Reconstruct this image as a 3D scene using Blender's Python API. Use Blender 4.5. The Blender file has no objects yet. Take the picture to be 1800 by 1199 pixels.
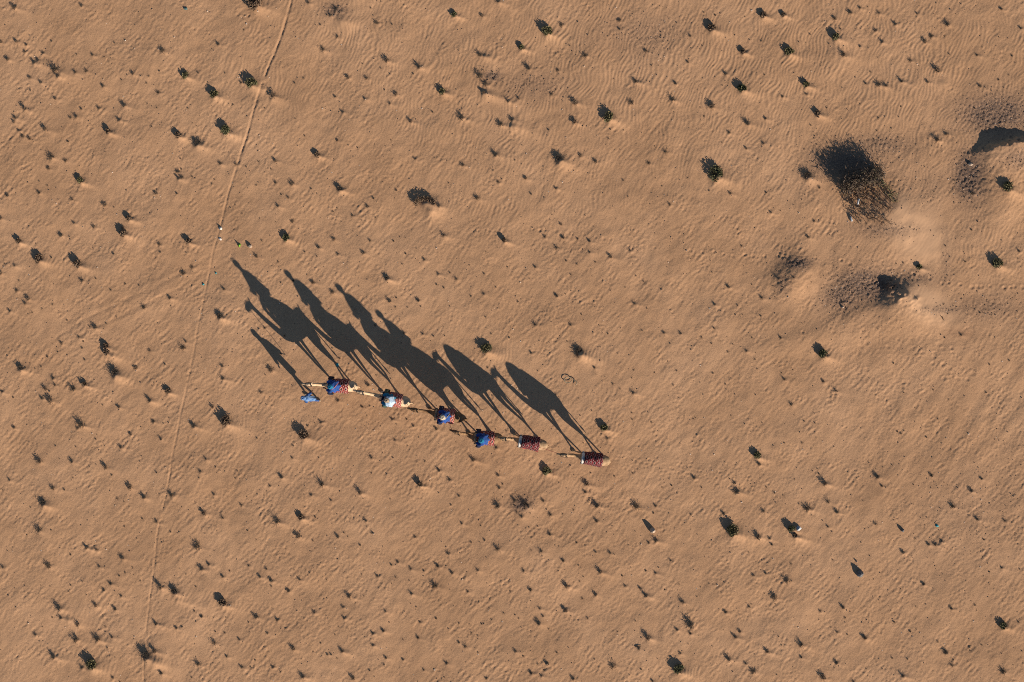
import bpy, math, random
import numpy as np
from mathutils import Vector, Matrix

R = math.radians
rng = np.random.default_rng(7)
random.seed(7)
scene = bpy.context.scene
COL = scene.collection

# ---------------------------------------------------------------- camera, sky, sun, exposure
CAM_H = 60.0
PPM = 33.0                                   # photograph pixels (1800 wide) per metre on the ground
cam_data = bpy.data.cameras.new('camera')
cam_data.sensor_width = 36.0
cam_data.lens = 36.0 * CAM_H / (1800.0 / PPM)
cam_data.clip_end = 6000.0
cam_data.clip_start = 0.5
cam = bpy.data.objects.new('camera', cam_data)
cam.location = (0, 0, CAM_H)
COL.objects.link(cam)
scene.camera = cam

SUN_EL = 19.4
sun_az = Vector((0.648, -0.762))             # horizontal direction towards the sun
world = bpy.data.worlds.new('World')
scene.world = world
world.use_nodes = True
wn = world.node_tree.nodes
bg = wn['Background']
sky = wn.new('ShaderNodeTexSky')
sky.sky_type = 'NISHITA'
sky.sun_disc = False
sky.sun_elevation = R(SUN_EL)
sky.sun_rotation = math.atan2(sun_az.x, sun_az.y)
world.node_tree.links.new(sky.outputs[0], bg.inputs[0])
sky.altitude = 900
sky.dust_density = 0.1
sky.ozone_density = 2.2
bg.inputs[1].default_value = 0.058
sun_data = bpy.data.lights.new('sun', 'SUN')
sun_data.energy = 5.0
sun_data.angle = R(0.5)
sun_data.color = (1.0, 0.87, 0.72)
sun = bpy.data.objects.new('sun', sun_data)
ce = math.cos(R(SUN_EL))
sun.rotation_euler = Vector((-sun_az.x * ce, -sun_az.y * ce, -math.sin(R(SUN_EL)))).to_track_quat('-Z', 'Y').to_euler()
sun.location = (20, -25, 30)
COL.objects.link(sun)
scene.view_settings.view_transform = 'Standard'
scene.view_settings.look = 'None'
scene.view_settings.exposure = 0.64
scene.view_settings.gamma = 1.0
scene.view_settings.use_curve_mapping = False
scene.render.engine = 'CYCLES'
scene.cycles.use_denoising = False
scene.cycles.filter_width = 1.0


def P(px, py):
    """photograph pixel -> ground point in metres"""
    return (px - 900.0) / PPM, (599.5 - py) / PPM


# ---------------------------------------------------------------- small mesh tools
def link_mesh(name, verts, faces, mat=None, parent=None, smooth=True):
    me = bpy.data.meshes.new(name)
    me.from_pydata([tuple(v) for v in verts], [], [tuple(f) for f in faces])
    if smooth:
        me.shade_smooth()
    if mat:
        me.materials.append(mat)
    o = bpy.data.objects.new(name, me)
    COL.objects.link(o)
    if parent is not None:
        o.parent = parent
    return o


def tag(o, label=None, cat=None, group=None, kind=None):
    if label:
        o['label'] = label
    if cat:
        o['category'] = cat
    if group:
        o['group'] = group
    if kind:
        o['kind'] = kind
    return o


def empty(name, loc, rz=0.0):
    o = bpy.data.objects.new(name, None)
    o.empty_display_size = 0.2
    o.location = loc
    o.rotation_euler = (0, 0, rz)
    COL.objects.link(o)
    return o


class MB:
    def __init__(self):
        self.v, self.f = [], []

    def add(self, v, f):
        b = len(self.v)
        self.v += [tuple(p) for p in v]
        self.f += [tuple(b + i for i in q) for q in f]

    def tube(self, pts, radii, n=10, ref=(0, 1, 0)):
        """closed lofted tube; each radius a number or (side, normal)"""
        pts = [Vector(p) for p in pts]
        ref = Vector(ref)
        rings = []
        for i, p in enumerate(pts):
            a = pts[max(i - 1, 0)]
            b = pts[min(i + 1, len(pts) - 1)]
            t = (b - a)
            t = t.normalized() if t.length > 1e-9 else Vector((1, 0, 0))
            s = ref - ref.dot(t) * t
            if s.length < 0.25:
                r2 = Vector((1, 0, 0)) if abs(t.x) < 0.8 else Vector((0, 0, 1))
                s = r2 - r2.dot(t) * t
            s.normalize()
            m = t.cross(s)
            r = radii[i]
            rs, rn = (r, r) if isinstance(r, (int, float)) else r
            rings.append([p + s * (rs * math.cos(2 * math.pi * k / n)) + m * (rn * math.sin(2 * math.pi * k / n)) for k in range(n)])
        v = [q for ring in rings for q in ring]
        f = []
        for i in range(len(rings) - 1):
            for k in range(n):
                k2 = (k + 1) % n
                f.append((i * n + k, i * n + k2, (i + 1) * n + k2, (i + 1) * n + k))
        v += [pts[0], pts[-1]]
        c0, c1 = len(v) - 2, len(v) - 1
        for k in range(n):
            k2 = (k + 1) % n
            f.append((c0, k2, k))
            f.append((c1, (len(rings) - 1) * n + k, (len(rings) - 1) * n + k2))
        self.add(v, f)

    def ball(self, c, r, nu=12, nv=8):
        rx, ry, rz = (r, r, r) if isinstance(r, (int, float)) else r
        v = [(c[0], c[1], c[2] + rz)]
        for j in range(1, nv):
            a = math.pi * j / nv
            for i in range(nu):
                b = 2 * math.pi * i / nu
                v.append((c[0] + rx * math.sin(a) * math.cos(b), c[1] + ry * math.sin(a) * math.sin(b), c[2] + rz * math.cos(a)))
        v.append((c[0], c[1], c[2] - rz))
        f = []
        for i in range(nu):
            f.append((0, 1 + i, 1 + (i + 1) % nu))
        for j in range(nv - 2):
            for i in range(nu):
                a = 1 + j * nu
                f.append((a + i, a + nu + i, a + nu + (i + 1) % nu, a + (i + 1) % nu))
        b = 1 + (nv - 2) * nu
        for i in range(nu):
            f.append((len(v) - 1, b + (i + 1) % nu, b + i))
        self.add(v, f)

    def shift(self, d):
        self.v = [(x - d[0], y - d[1], z - d[2]) for x, y, z in self.v]
        return self

    def build(self, name, mat, parent=None, smooth=True):
        return link_mesh(name, self.v, self.f, mat, parent, smooth)


def fuse(mb, name, mat, parent, voxel, smooth_it=3):
    """overlapping lofts -> one continuous skin"""
    tmp = link_mesh('tmp', mb.v, mb.f)
    m = tmp.modifiers.new('r', 'REMESH')
    m.mode = 'VOXEL'
    m.voxel_size = voxel
    s = tmp.modifiers.new('s', 'SMOOTH')
    s.factor = 0.5
    s.iterations = smooth_it
    dg = bpy.context.evaluated_depsgraph_get()
    me = bpy.data.meshes.new_from_object(tmp.evaluated_get(dg))
    me.name = name
    me.shade_smooth()
    me.materials.clear()
    me.materials.append(mat)
    old = tmp.data
    bpy.data.objects.remove(tmp)
    bpy.data.meshes.remove(old)
    o = bpy.data.objects.new(name, me)
    COL.objects.link(o)
    if parent is not None:
        o.parent = parent
    return o


# ---------------------------------------------------------------- materials
def new_mat(name, rough=0.9):
    m = bpy.data.materials.new(name)
    m.use_nodes = True
    b = m.node_tree.nodes['Principled BSDF']
    b.inputs['Roughness'].default_value = rough
    b.inputs['Specular IOR Level'].default_value = 0.2
    return m, m.node_tree.nodes, m.node_tree.links, b


def noisy(name, c1, c2, scale=6.0, rough=0.9, bump=0.0, bscale=60.0, detail=4.0, spec=0.2):
    m, n, l, b = new_mat(name, rough)
    b.inputs['Specular IOR Level'].default_value = spec
    tc = n.new('ShaderNodeTexCoord')
    t = n.new('ShaderNodeTexNoise')
    t.inputs['Scale'].default_value = scale
    t.inputs['Detail'].default_value = detail
    l.new(tc.outputs['Object'], t.inputs['Vector'])
    r = n.new('ShaderNodeValToRGB')
    r.color_ramp.elements[0].position = 0.35
    r.color_ramp.elements[1].position = 0.65
    r.color_ramp.elements[0].color = (*c1, 1)
    r.color_ramp.elements[1].color = (*c2, 1)
    l.new(t.outputs['Fac'], r.inputs['Fac'])
    l.new(r.outputs['Color'], b.inputs['Base Color'])
    if bump:
        t2 = n.new('ShaderNodeTexNoise')
        t2.inputs['Scale'].default_value = bscale
        t2.inputs['Detail'].default_value = 3
        l.new(tc.outputs['Object'], t2.inputs['Vector'])
        bp = n.new('ShaderNodeBump')
        bp.inputs['Strength'].default_value = 0.6
        bp.inputs['Distance'].default_value = bump
        l.new(t2.outputs['Fac'], bp.inputs['Height'])
        l.new(bp.outputs['Normal'], b.inputs['Normal'])
    return m


def sand_material():
    m, n, l, b = new_mat('sand', 0.95)
    b.inputs['Specular IOR Level'].default_value = 0.1
    tc = n.new('ShaderNodeTexCoord')

    def noise(scale, detail, rough=0.6):
        t = n.new('ShaderNodeTexNoise')
        t.inputs['Scale'].default_value = scale
        t.inputs['Detail'].default_value = detail
        t.inputs['Roughness'].default_value = rough
        l.new(tc.outputs['Object'], t.inputs['Vector'])
        return t.outputs['Fac']

    def ramp(fac, stops):
        r = n.new('ShaderNodeValToRGB')
        e = r.color_ramp.elements
        e[0].position, e[0].color = stops[0][0], (*stops[0][1], 1)
        e[1].position, e[1].color = stops[-1][0], (*stops[-1][1], 1)
        for p, c in stops[1:-1]:
            k = e.new(p)
            k.color = (*c, 1)
        l.new(fac, r.inputs['Fac'])
        return r.outputs['Color']

    def mix(fac, a, c, mode='MIX'):
        x = n.new('ShaderNodeMix')
        x.data_type = 'RGBA'
        x.blend_type = mode
        if isinstance(fac, float):
            x.inputs['Factor'].default_value = fac
        else:
            l.new(fac, x.inputs['Factor'])
        l.new(a, x.inputs['A'])
        if isinstance(c, tuple):
            x.inputs['B'].default_value = (*c, 1)
        else:
            l.new(c, x.inputs['B'])
        return x.outputs['Result']

    base = ramp(noise(0.16, 6, 0.68), [(0.3, (0.396, 0.230, 0.127)), (0.5, (0.458, 0.270, 0.152)), (0.7, (0.512, 0.307, 0.177))])
    grain = ramp(noise(22, 6, 0.75), [(0.30, (0.72, 0.71, 0.70)), (0.5, (1, 1, 1)), (0.72, (1.13, 1.12, 1.11))])
    base = mix(1.0, base, grain, 'MULTIPLY')
    specks = ramp(noise(38, 2, 0.5), [(0.66, (1, 1, 1)), (0.74, (0.5, 0.46, 0.44))])
    base = mix(0.7, base, specks, 'MULTIPLY')

    def attr(name):
        a = n.new('ShaderNodeAttribute')
        a.attribute_name = name
        return a.outputs['Fac']
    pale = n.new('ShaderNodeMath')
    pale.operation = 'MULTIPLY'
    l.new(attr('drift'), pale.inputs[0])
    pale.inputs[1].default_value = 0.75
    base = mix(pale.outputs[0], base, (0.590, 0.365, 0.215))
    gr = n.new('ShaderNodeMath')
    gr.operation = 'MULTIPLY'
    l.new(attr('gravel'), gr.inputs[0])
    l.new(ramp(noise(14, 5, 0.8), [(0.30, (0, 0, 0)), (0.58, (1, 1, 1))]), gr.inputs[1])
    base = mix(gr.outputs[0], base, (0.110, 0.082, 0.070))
    er = n.new('ShaderNodeMath')
    er.operation = 'MULTIPLY'
    l.new(attr('earth'), er.inputs[0])
    l.new(ramp(noise(9, 5, 0.7), [(0.35, (0.2, 0.2, 0.2)), (0.6, (1, 1, 1))]), er.inputs[1])
    base = mix(er.outputs[0], base, (0.19, 0.085, 0.05))
    l.new(base, b.inputs['Base Color'])
    bp = n.new('ShaderNodeBump')
    sm = n.new('ShaderNodeMath')
    sm.operation = 'MULTIPLY_ADD'
    l.new(attr('smoothed'), sm.inputs[0])
    sm.inputs[1].default_value = -0.60
    sm.inputs[2].default_value = 0.75
    l.new(sm.outputs[0], bp.inputs['Strength'])
    bp.inputs['Distance'].default_value = 0.020
    l.new(noise(15, 5, 0.75), bp.inputs['Height'])
    l.new(bp.outputs['Normal'], b.inputs['Normal'])
    return m


M = {}
M['sand'] = sand_material()
M['twig'] = noisy('dry_twig', (0.060, 0.045, 0.034), (0.125, 0.092, 0.062), 9, 0.95)
M['grey_twig'] = noisy('grey_twig', (0.052, 0.045, 0.038), (0.10, 0.085, 0.068), 9, 0.95)
M['thorn'] = noisy('thorn_twig', (0.098, 0.071, 0.053), (0.27, 0.19, 0.130), 3, 0.95)
M['thorn_leaf'] = noisy('thorn_leaf', (0.065, 0.050, 0.040), (0.19, 0.145, 0.105), 6, 0.95)
M['leaf'] = noisy('green_leaf', (0.082, 0.075, 0.036), (0.220, 0.190, 0.095), 14, 0.8)
M['leaf_dark'] = noisy('dark_green_leaf', (0.058, 0.062, 0.031), (0.160, 0.150, 0.074), 14, 0.8)
M['leaf_brown'] = noisy('brown_leaf', (0.105, 0.070, 0.048), (0.25, 0.17, 0.11), 14, 0.9)
M['stone'] = noisy('dark_stone', (0.075, 0.072, 0.072), (0.17, 0.16, 0.155), 14, 0.9, 0.01, 25)
M['pale_stone'] = noisy('pale_stone', (0.25, 0.19, 0.15), (0.50, 0.38, 0.28), 12, 0.9, 0.01, 25)
M['pebble'] = noisy('pebble', (0.10, 0.072, 0.056), (0.32, 0.21, 0.14), 1.7, 0.9)
M['pale_pebble'] = noisy('pale_pebble', (0.42, 0.34, 0.27), (0.66, 0.58, 0.5), 1.7, 0.85)
M['dark'] = noisy('black_leather', (0.012, 0.011, 0.012), (0.03, 0.026, 0.024), 10, 0.7)
M['eye'] = noisy('eye', (0.01, 0.008, 0.006), (0.014, 0.01, 0.008), 10, 0.25, spec=0.5)
M['skin'] = noisy('skin', (0.20, 0.105, 0.066), (0.27, 0.15, 0.095), 8, 0.6)
M['lip'] = noisy('lip', (0.15, 0.06, 0.05), (0.18, 0.075, 0.06), 8, 0.6)
M['rope'] = noisy('rope', (0.16, 0.10, 0.06), (0.28, 0.19, 0.12), 40, 0.95)
M['red_rope'] = noisy('red_rope', (0.22, 0.05, 0.04), (0.34, 0.10, 0.08), 40, 0.95)
M['sole'] = noisy('shoe', (0.02, 0.017, 0.015), (0.05, 0.04, 0.03), 20, 0.8)


def wet_cloth(name, c, bump=0.01):
    return noisy(name, tuple(x * 0.72 for x in c), tuple(min(x * 1.2, 0.85) for x in c), 11, 0.9, bump, 22)


M['royal'] = wet_cloth('royal_blue_cloth', (0.020, 0.068, 0.245))
M['deep'] = wet_cloth('deep_blue_cloth', (0.012, 0.045, 0.20))
M['teal'] = wet_cloth('teal_cloth', (0.015, 0.155, 0.27))
M['denim'] = noisy('faded_blue_cloth', (0.035, 0.105, 0.27), (0.17, 0.27, 0.44), 9, .9, .012, 22)
M['denim_dark'] = wet_cloth('denim_cloth', (0.022, 0.07, 0.22))
M['pale'] = wet_cloth('pale_blue_cloth', (0.36, 0.47, 0.60))
M['cream'] = wet_cloth('cream_cloth', (0.52, 0.45, 0.34))
M['tan_cloth'] = wet_cloth('tan_cloth', (0.33, 0.25, 0.17))
M['navy'] = wet_cloth('navy_cloth', (0.014, 0.018, 0.04))
M['pink'] = wet_cloth('pink_cloth', (0.42, 0.13, 0.13))
M['white'] = wet_cloth('off_white_cloth', (0.56, 0.53, 0.49))
M['olive'] = wet_cloth('olive_cloth', (0.06, 0.075, 0.05))
M['turquoise'] = noisy('turquoise_plastic', (0.02, 0.22, 0.25), (0.04, 0.33, 0.36), 20, 0.5)
M['dull_teal'] = noisy('dull_teal_cloth', (0.035, 0.075, 0.075), (0.09, 0.15, 0.15), 20, 0.8)
M['green'] = noisy('green_plastic', (0.08, 0.24, 0.02), (0.22, 0.46, 0.05), 20, 0.5)
M['metal'] = noisy('dull_tin', (0.30, 0.31, 0.32), (0.52, 0.53, 0.54), 20, 0.5)
M['wire'] = noisy('pale_tyre_strip', (0.16, 0.15, 0.11), (0.30, 0.25, 0.17), 20, 0.8)


def blanket_material(name, red, dark, pale, sx=1.0):
    """woven stripes: zigzag rows of dark and pale diamonds across a red ground (along the camel = x, round the arch = uv y)"""
    m, n, l, b = new_mat(name, 0.95)
    uv = n.new('ShaderNodeUVMap')
    sp = n.new('ShaderNodeSeparateXYZ')
    l.new(uv.outputs[0], sp.inputs[0])

    def mth(op, a, c=None):
        x = n.new('ShaderNodeMath')
        x.operation = op
        for i, q in enumerate((a, c)):
            if q is None:
                continue
            if isinstance(q, (int, float)):
                x.inputs[i].default_value = q
            else:
                l.new(q, x.inputs[i])
        return x.outputs[0]
    u = mth('MULTIPLY', sp.outputs[0], 4.0 * sx)
    v = mth('MULTIPLY', sp.outputs[1], 4.0)
    tu = mth('ABSOLUTE', mth('SUBTRACT', mth('FRACT', u), 0.5))
    tv = mth('ABSOLUTE', mth('SUBTRACT', mth('FRACT', v), 0.5))
    d = mth('ADD', mth('MULTIPLY', tu, 1.0), mth('MULTIPLY', tv, 0.8))
    r = n.new('ShaderNodeValToRGB')
    r.color_ramp.interpolation = 'CONSTANT'
    e = r.color_ramp.elements
    e[0].position, e[0].color = 0.0, (*dark, 1)
    e[1].position, e[1].color = 0.27, (*pale, 1)
    for p, c in ((0.36, red), (0.58, dark), (0.72, red), (0.80, pale)):
        k = e.new(p)
        k.color = (*c, 1)
    l.new(d, r.inputs['Fac'])
    no = n.new('ShaderNodeTexNoise')
    no.inputs['Scale'].default_value = 9
    no.inputs['Detail'].default_value = 5
    tc = n.new('ShaderNodeTexCoord')
    l.new(tc.outputs['Object'], no.inputs['Vector'])
    mx = n.new('ShaderNodeMix')
    mx.data_type = 'RGBA'
    l.new(mth('MULTIPLY', mth('GREATER_THAN', no.outputs['Fac'], 0.56), 0.55), mx.inputs['Factor'])
    l.new(r.outputs['Color'], mx.inputs['A'])
    mx.inputs['B'].default_value = (*red, 1)
    l.new(mx.outputs['Result'], b.inputs['Base Color'])
    bp = n.new('ShaderNodeBump')
    bp.inputs['Distance'].default_value = 0.012
    bp.inputs['Strength'].default_value = 0.8
    l.new(no.outputs['Fac'], bp.inputs['Height'])
    l.new(bp.outputs['Normal'], b.inputs['Normal'])
    return m


M['blanket_a'] = blanket_material('red_woven_blanket', (0.22, 0.035, 0.030), (0.03, 0.010, 0.012), (0.46, 0.34, 0.30))
M['blanket_b'] = blanket_material('faded_woven_blanket', (0.30, 0.075, 0.060), (0.10, 0.022, 0.022), (0.52, 0.40, 0.35), 1.25)
M['blanket_c'] = blanket_material('dark_woven_blanket', (0.12, 0.013, 0.017), (0.012, 0.006, 0.009), (0.27, 0.21, 0.20), 1.12)
M['trim'] = wet_cloth('red_trim', (0.36, 0.03, 0.035))

# ---------------------------------------------------------------- tables read off the photograph
# bushes: x, y, crown radius (photo pixels), height (m), style, label, short name used by neighbours' labels
BUSH = [
 (450, 4, 19, .55, 'brown', 'large brown bush cut off by the top edge, left of the wheel track', 'the brown bush at the top edge'),
 (327, 133, 8, .26, 'green', 'green bush farthest upper left of the four bushes beside the wheel track', ''),
 (377, 167, 9, .24, 'green', 'low green bush between two others, left of the upper wheel track', ''),
 (442, 147, 11, .34, 'green', 'green bush almost touching the wheel track near the top', 'the green bush touching the wheel track'),
 (398, 230, 11, .34, 'green', 'green bush left of the wheel track where it bends, with bright sand skirt', 'the green bush at the track bend'),
 (314, 238, 7, .24, 'brown', 'small brown bush with a pale wispy shrub at its right', ''),
 (347, 252, 10, .20, 'dry', 'pale wispy shrub just right of a small brown bush, upper left', ''),
 (558, 272, 6, .20, 'brown', 'small round brown bush alone right of the wheel track, upper left', 'the round brown bush right of the track'),
 (191, 231, 6, .20, 'brown', 'little brown bush alone in the upper left open sand', 'the little brown bush upper left'),
 (142, 318, 7, .22, 'green', 'small green bush with long sand tail, left side above the middle', 'the small green bush on the left'),
 (228, 384, 6, .20, 'brown', 'small dark bush straight above the bush with the tall black shadow, left', ''),
 (597, 332, 7, .20, 'dry', 'dark spiky shrub up and right of the camel rider shadows', 'the dark shrub above the rider shadows'),
 (961, 56, 11, .36, 'green', 'green bush with long black shadow in the rippled sand near the top middle', 'the green bush at the top middle'),
 (917, 84, 6, .18, 'green', 'small green bush lower left of the larger one at the top middle', ''),
 (799, 26, 6, .18, 'green', 'small green bush near the top edge, left of the top middle bush', ''),
 (778, 161, 7, .26, 'green', 'thin green shrub with jagged shadow in rippled sand, upper middle', 'the thin green shrub upper middle'),
 (1071, 206, 11, .34, 'green', 'olive green bush with pointed shadow alone in the rippled sand', 'the olive bush in the ripples'),
 (1251, 50, 9, .20, 'brown', 'low dark bush upper right, leftmost of the ones near the top edge', ''),
 (1342, 27, 7, .22, 'brown', 'brown bush nearest the top edge on the right side', 'the brown bush at the upper right edge'),
 (1377, 26, 4.5, .14, 'brown', 'tiny brown bush right beside the brown one nearest the top edge', ''),
 (1306, 91, 6, .20, 'brown', 'small dark bush below the brown one nearest the top right edge', ''),
 (1386, 92, 10, .26, 'green', 'wide green bush in ripples, upper right, left of a taller green one', 'the wide green bush upper right'),
 (1469, 66, 8, .28, 'green', 'tall green bush in ripples upper right with bright sand at its foot', 'the tall green bush upper right'),
 (1304, 156, 9, .24, 'green', 'dark green bush upper right with a straight bright sand streak below', 'the dark bush with a sand streak'),
 (1417, 149, 7, .25, 'green', 'green bush standing directly over a smaller tuft, above the thorn bush', ''),
 (1437, 200, 7, .18, 'brown', 'low round dark bush straight above the shadow of the huge thorn bush', 'the low dark bush above the thorn bush'),
 (1258, 306, 17, .42, 'green', 'big two-lobed green bush with black shadow left of the huge thorn bush', 'the two-lobed green bush'),
 (1768, 331, 12, .30, 'green', 'green bush on a pale mound at the right edge below the shaded hollow', 'the green bush at the right edge'),
 (34, 424, 6, .22, 'brown', 'small dark bush nearest the left edge, above the middle', ''),
 (70, 455, 9, .24, 'brown', 'dark bush near the left edge with two lobes and a sand tail', 'the dark bush near the left edge'),
 (138, 464, 9, .30, 'brown', 'brown bush with tall black shadow, left side, right of the two-lobed one', 'the brown bush on the left side'),
 (219, 410, 8, .32, 'brown', 'narrow dark bush with the tall black shadow, left of the wheel track', 'the narrow dark bush on the left'),
 (332, 425, 6, .26, 'brown', 'small dark bush just left of the wheel track and litter', 'the dark bush left of the litter'),
 (504, 418, 8, .24, 'green', 'green brown bush straight above the shadow of the first rider', 'the bush above the first rider shadow'),
 (388, 556, 8, .20, 'dry', 'grey shrub left of the heads of the camel shadows', 'the grey shrub left of the shadows'),
 (187, 609, 7, .24, 'brown', 'upper of two dark bushes on one sand tail, left side', ''),
 (189, 620, 7, .18, 'brown', 'lower of two dark bushes on one sand tail, left side', 'the paired bushes on the left'),
 (203, 655, 11, .30, 'dry', 'ragged dark shrub with long sand tail, left side below the paired bushes', 'the ragged shrub on the left'),
 (37, 647, 8, .18, 'dry', 'dark shrub close to the left edge at middle height', 'the shrub at the left edge'),
 (399, 740, 13, .42, 'brown', 'brown feathery bush with big black shadow, left of the walking man', 'the feathery bush left of the man'),
 (535, 765, 11, .38, 'brown', 'brown bush with slanting black shadow just below the walking man', 'the brown bush below the man'),
 (296, 688, 6, .22, 'brown', 'small dark bush just left of the wheel track, lower left', ''),
 (149, 675, 6, .22, 'brown', 'small dark bush right of the small tufts, left side below middle', ''),
 (855, 614, 12, .26, 'green', 'curved green shrub just above the shadow of the fifth camel', 'the curved shrub above the shadows'),
 (1018, 618, 12, .22, 'dry', 'spiky grey shrub with long rippled sand tail, right of the curved green one', 'the spiky grey shrub'),
 (887, 423, 5, .26, 'brown', 'tiny brown bush with a long black shadow near the picture centre', 'the tiny brown bush near the centre'),
 (1062, 752, 8, .24, 'green', 'green bush right above the last camel', 'the green bush above the last camel'),
 (681, 489, 6, .16, 'dry', 'small dark shrub up and right of the third rider shadow', ''),
 (1752, 463, 11, .34, 'green', 'bright green bush with black shadow at the right, level with the footprints', 'the bright green bush on the right'),
 (1447, 623, 10, .38, 'green', 'green bush with pointed black shadow right of centre, below the dunes', 'the green bush with pointed shadow'),
 (1616, 470, 6, .18, 'green', 'small green shrub beside the line of footprints above the dune', ''),
 (162, 1168, 12, .36, 'green', 'dense dark green bush near the bottom left corner', 'the dense bush bottom left'),
 (258, 1152, 13, .32, 'dry', 'wispy dark shrub growing on the wheel track near the bottom edge', 'the wispy shrub on the track'),
 (308, 1039, 9, .24, 'dry', 'dark ragged shrub right of the wheel track, lower left', 'the ragged shrub right of the track'),
 (392, 1060, 9, .30, 'brown', 'brown bush with pointed shadow right of the wheel track, lower left', 'the brown bush right of the track'),
 (530, 909, 6, .26, 'brown', 'small dark bush below and left of the caravan, with bright sand foot', 'the dark bush below the caravan'),
 (77, 884, 9, .20, 'dry', 'dark shrub with white sand foot near the left edge, lower left', 'the shrub lower left'),
 (739, 851, 6, .24, 'brown', 'small dark bush alone in the sand below the third camel', 'the dark bush below the third camel'),
 (961, 828, 9, .26, 'green', 'sparse green bush with pointed shadow below the fifth camel', 'the sparse bush below the fifth camel'),
 (1192, 1176, 11, .36, 'green', 'green bush with rounded shadow at the bottom edge, right of middle', 'the green bush at the bottom edge'),
 (1331, 801, 8, .28, 'green', 'green bush with dark shadow right of the last camel', 'the green bush right of the last camel'),
 (1289, 932, 14, .40, 'green', 'wide green bush with broad black shadow, lower right', 'the wide green bush lower right'),
 (1391, 929, 7, .36, 'green', 'dark green bush with litter at its right side, lower right', 'the green bush with litter'),
 (1397, 941, 5, .16, 'brown', 'low brown bush just below the one with litter, lower right', ''),
 (1763, 1099, 8, .26, 'green', 'green bush near the right edge, lower right corner', 'the green bush lower right corner'),
 (747, 352, 15, .30, 'brown', 'arched row of dark brush along the top of a bare sand heap', 'the brush on a bare sand heap'),
 (983, 279, 11, .22, 'dry', 'spiky grey shrub with ragged shadow in the ripples, upper middle', 'the spiky shrub in the ripples'),
 (1419, 309, 11, .24, 'dry', 'dark fan shaped shrub left of the huge thorn bush', 'the fan shrub by the thorn bush'),
]

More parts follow.
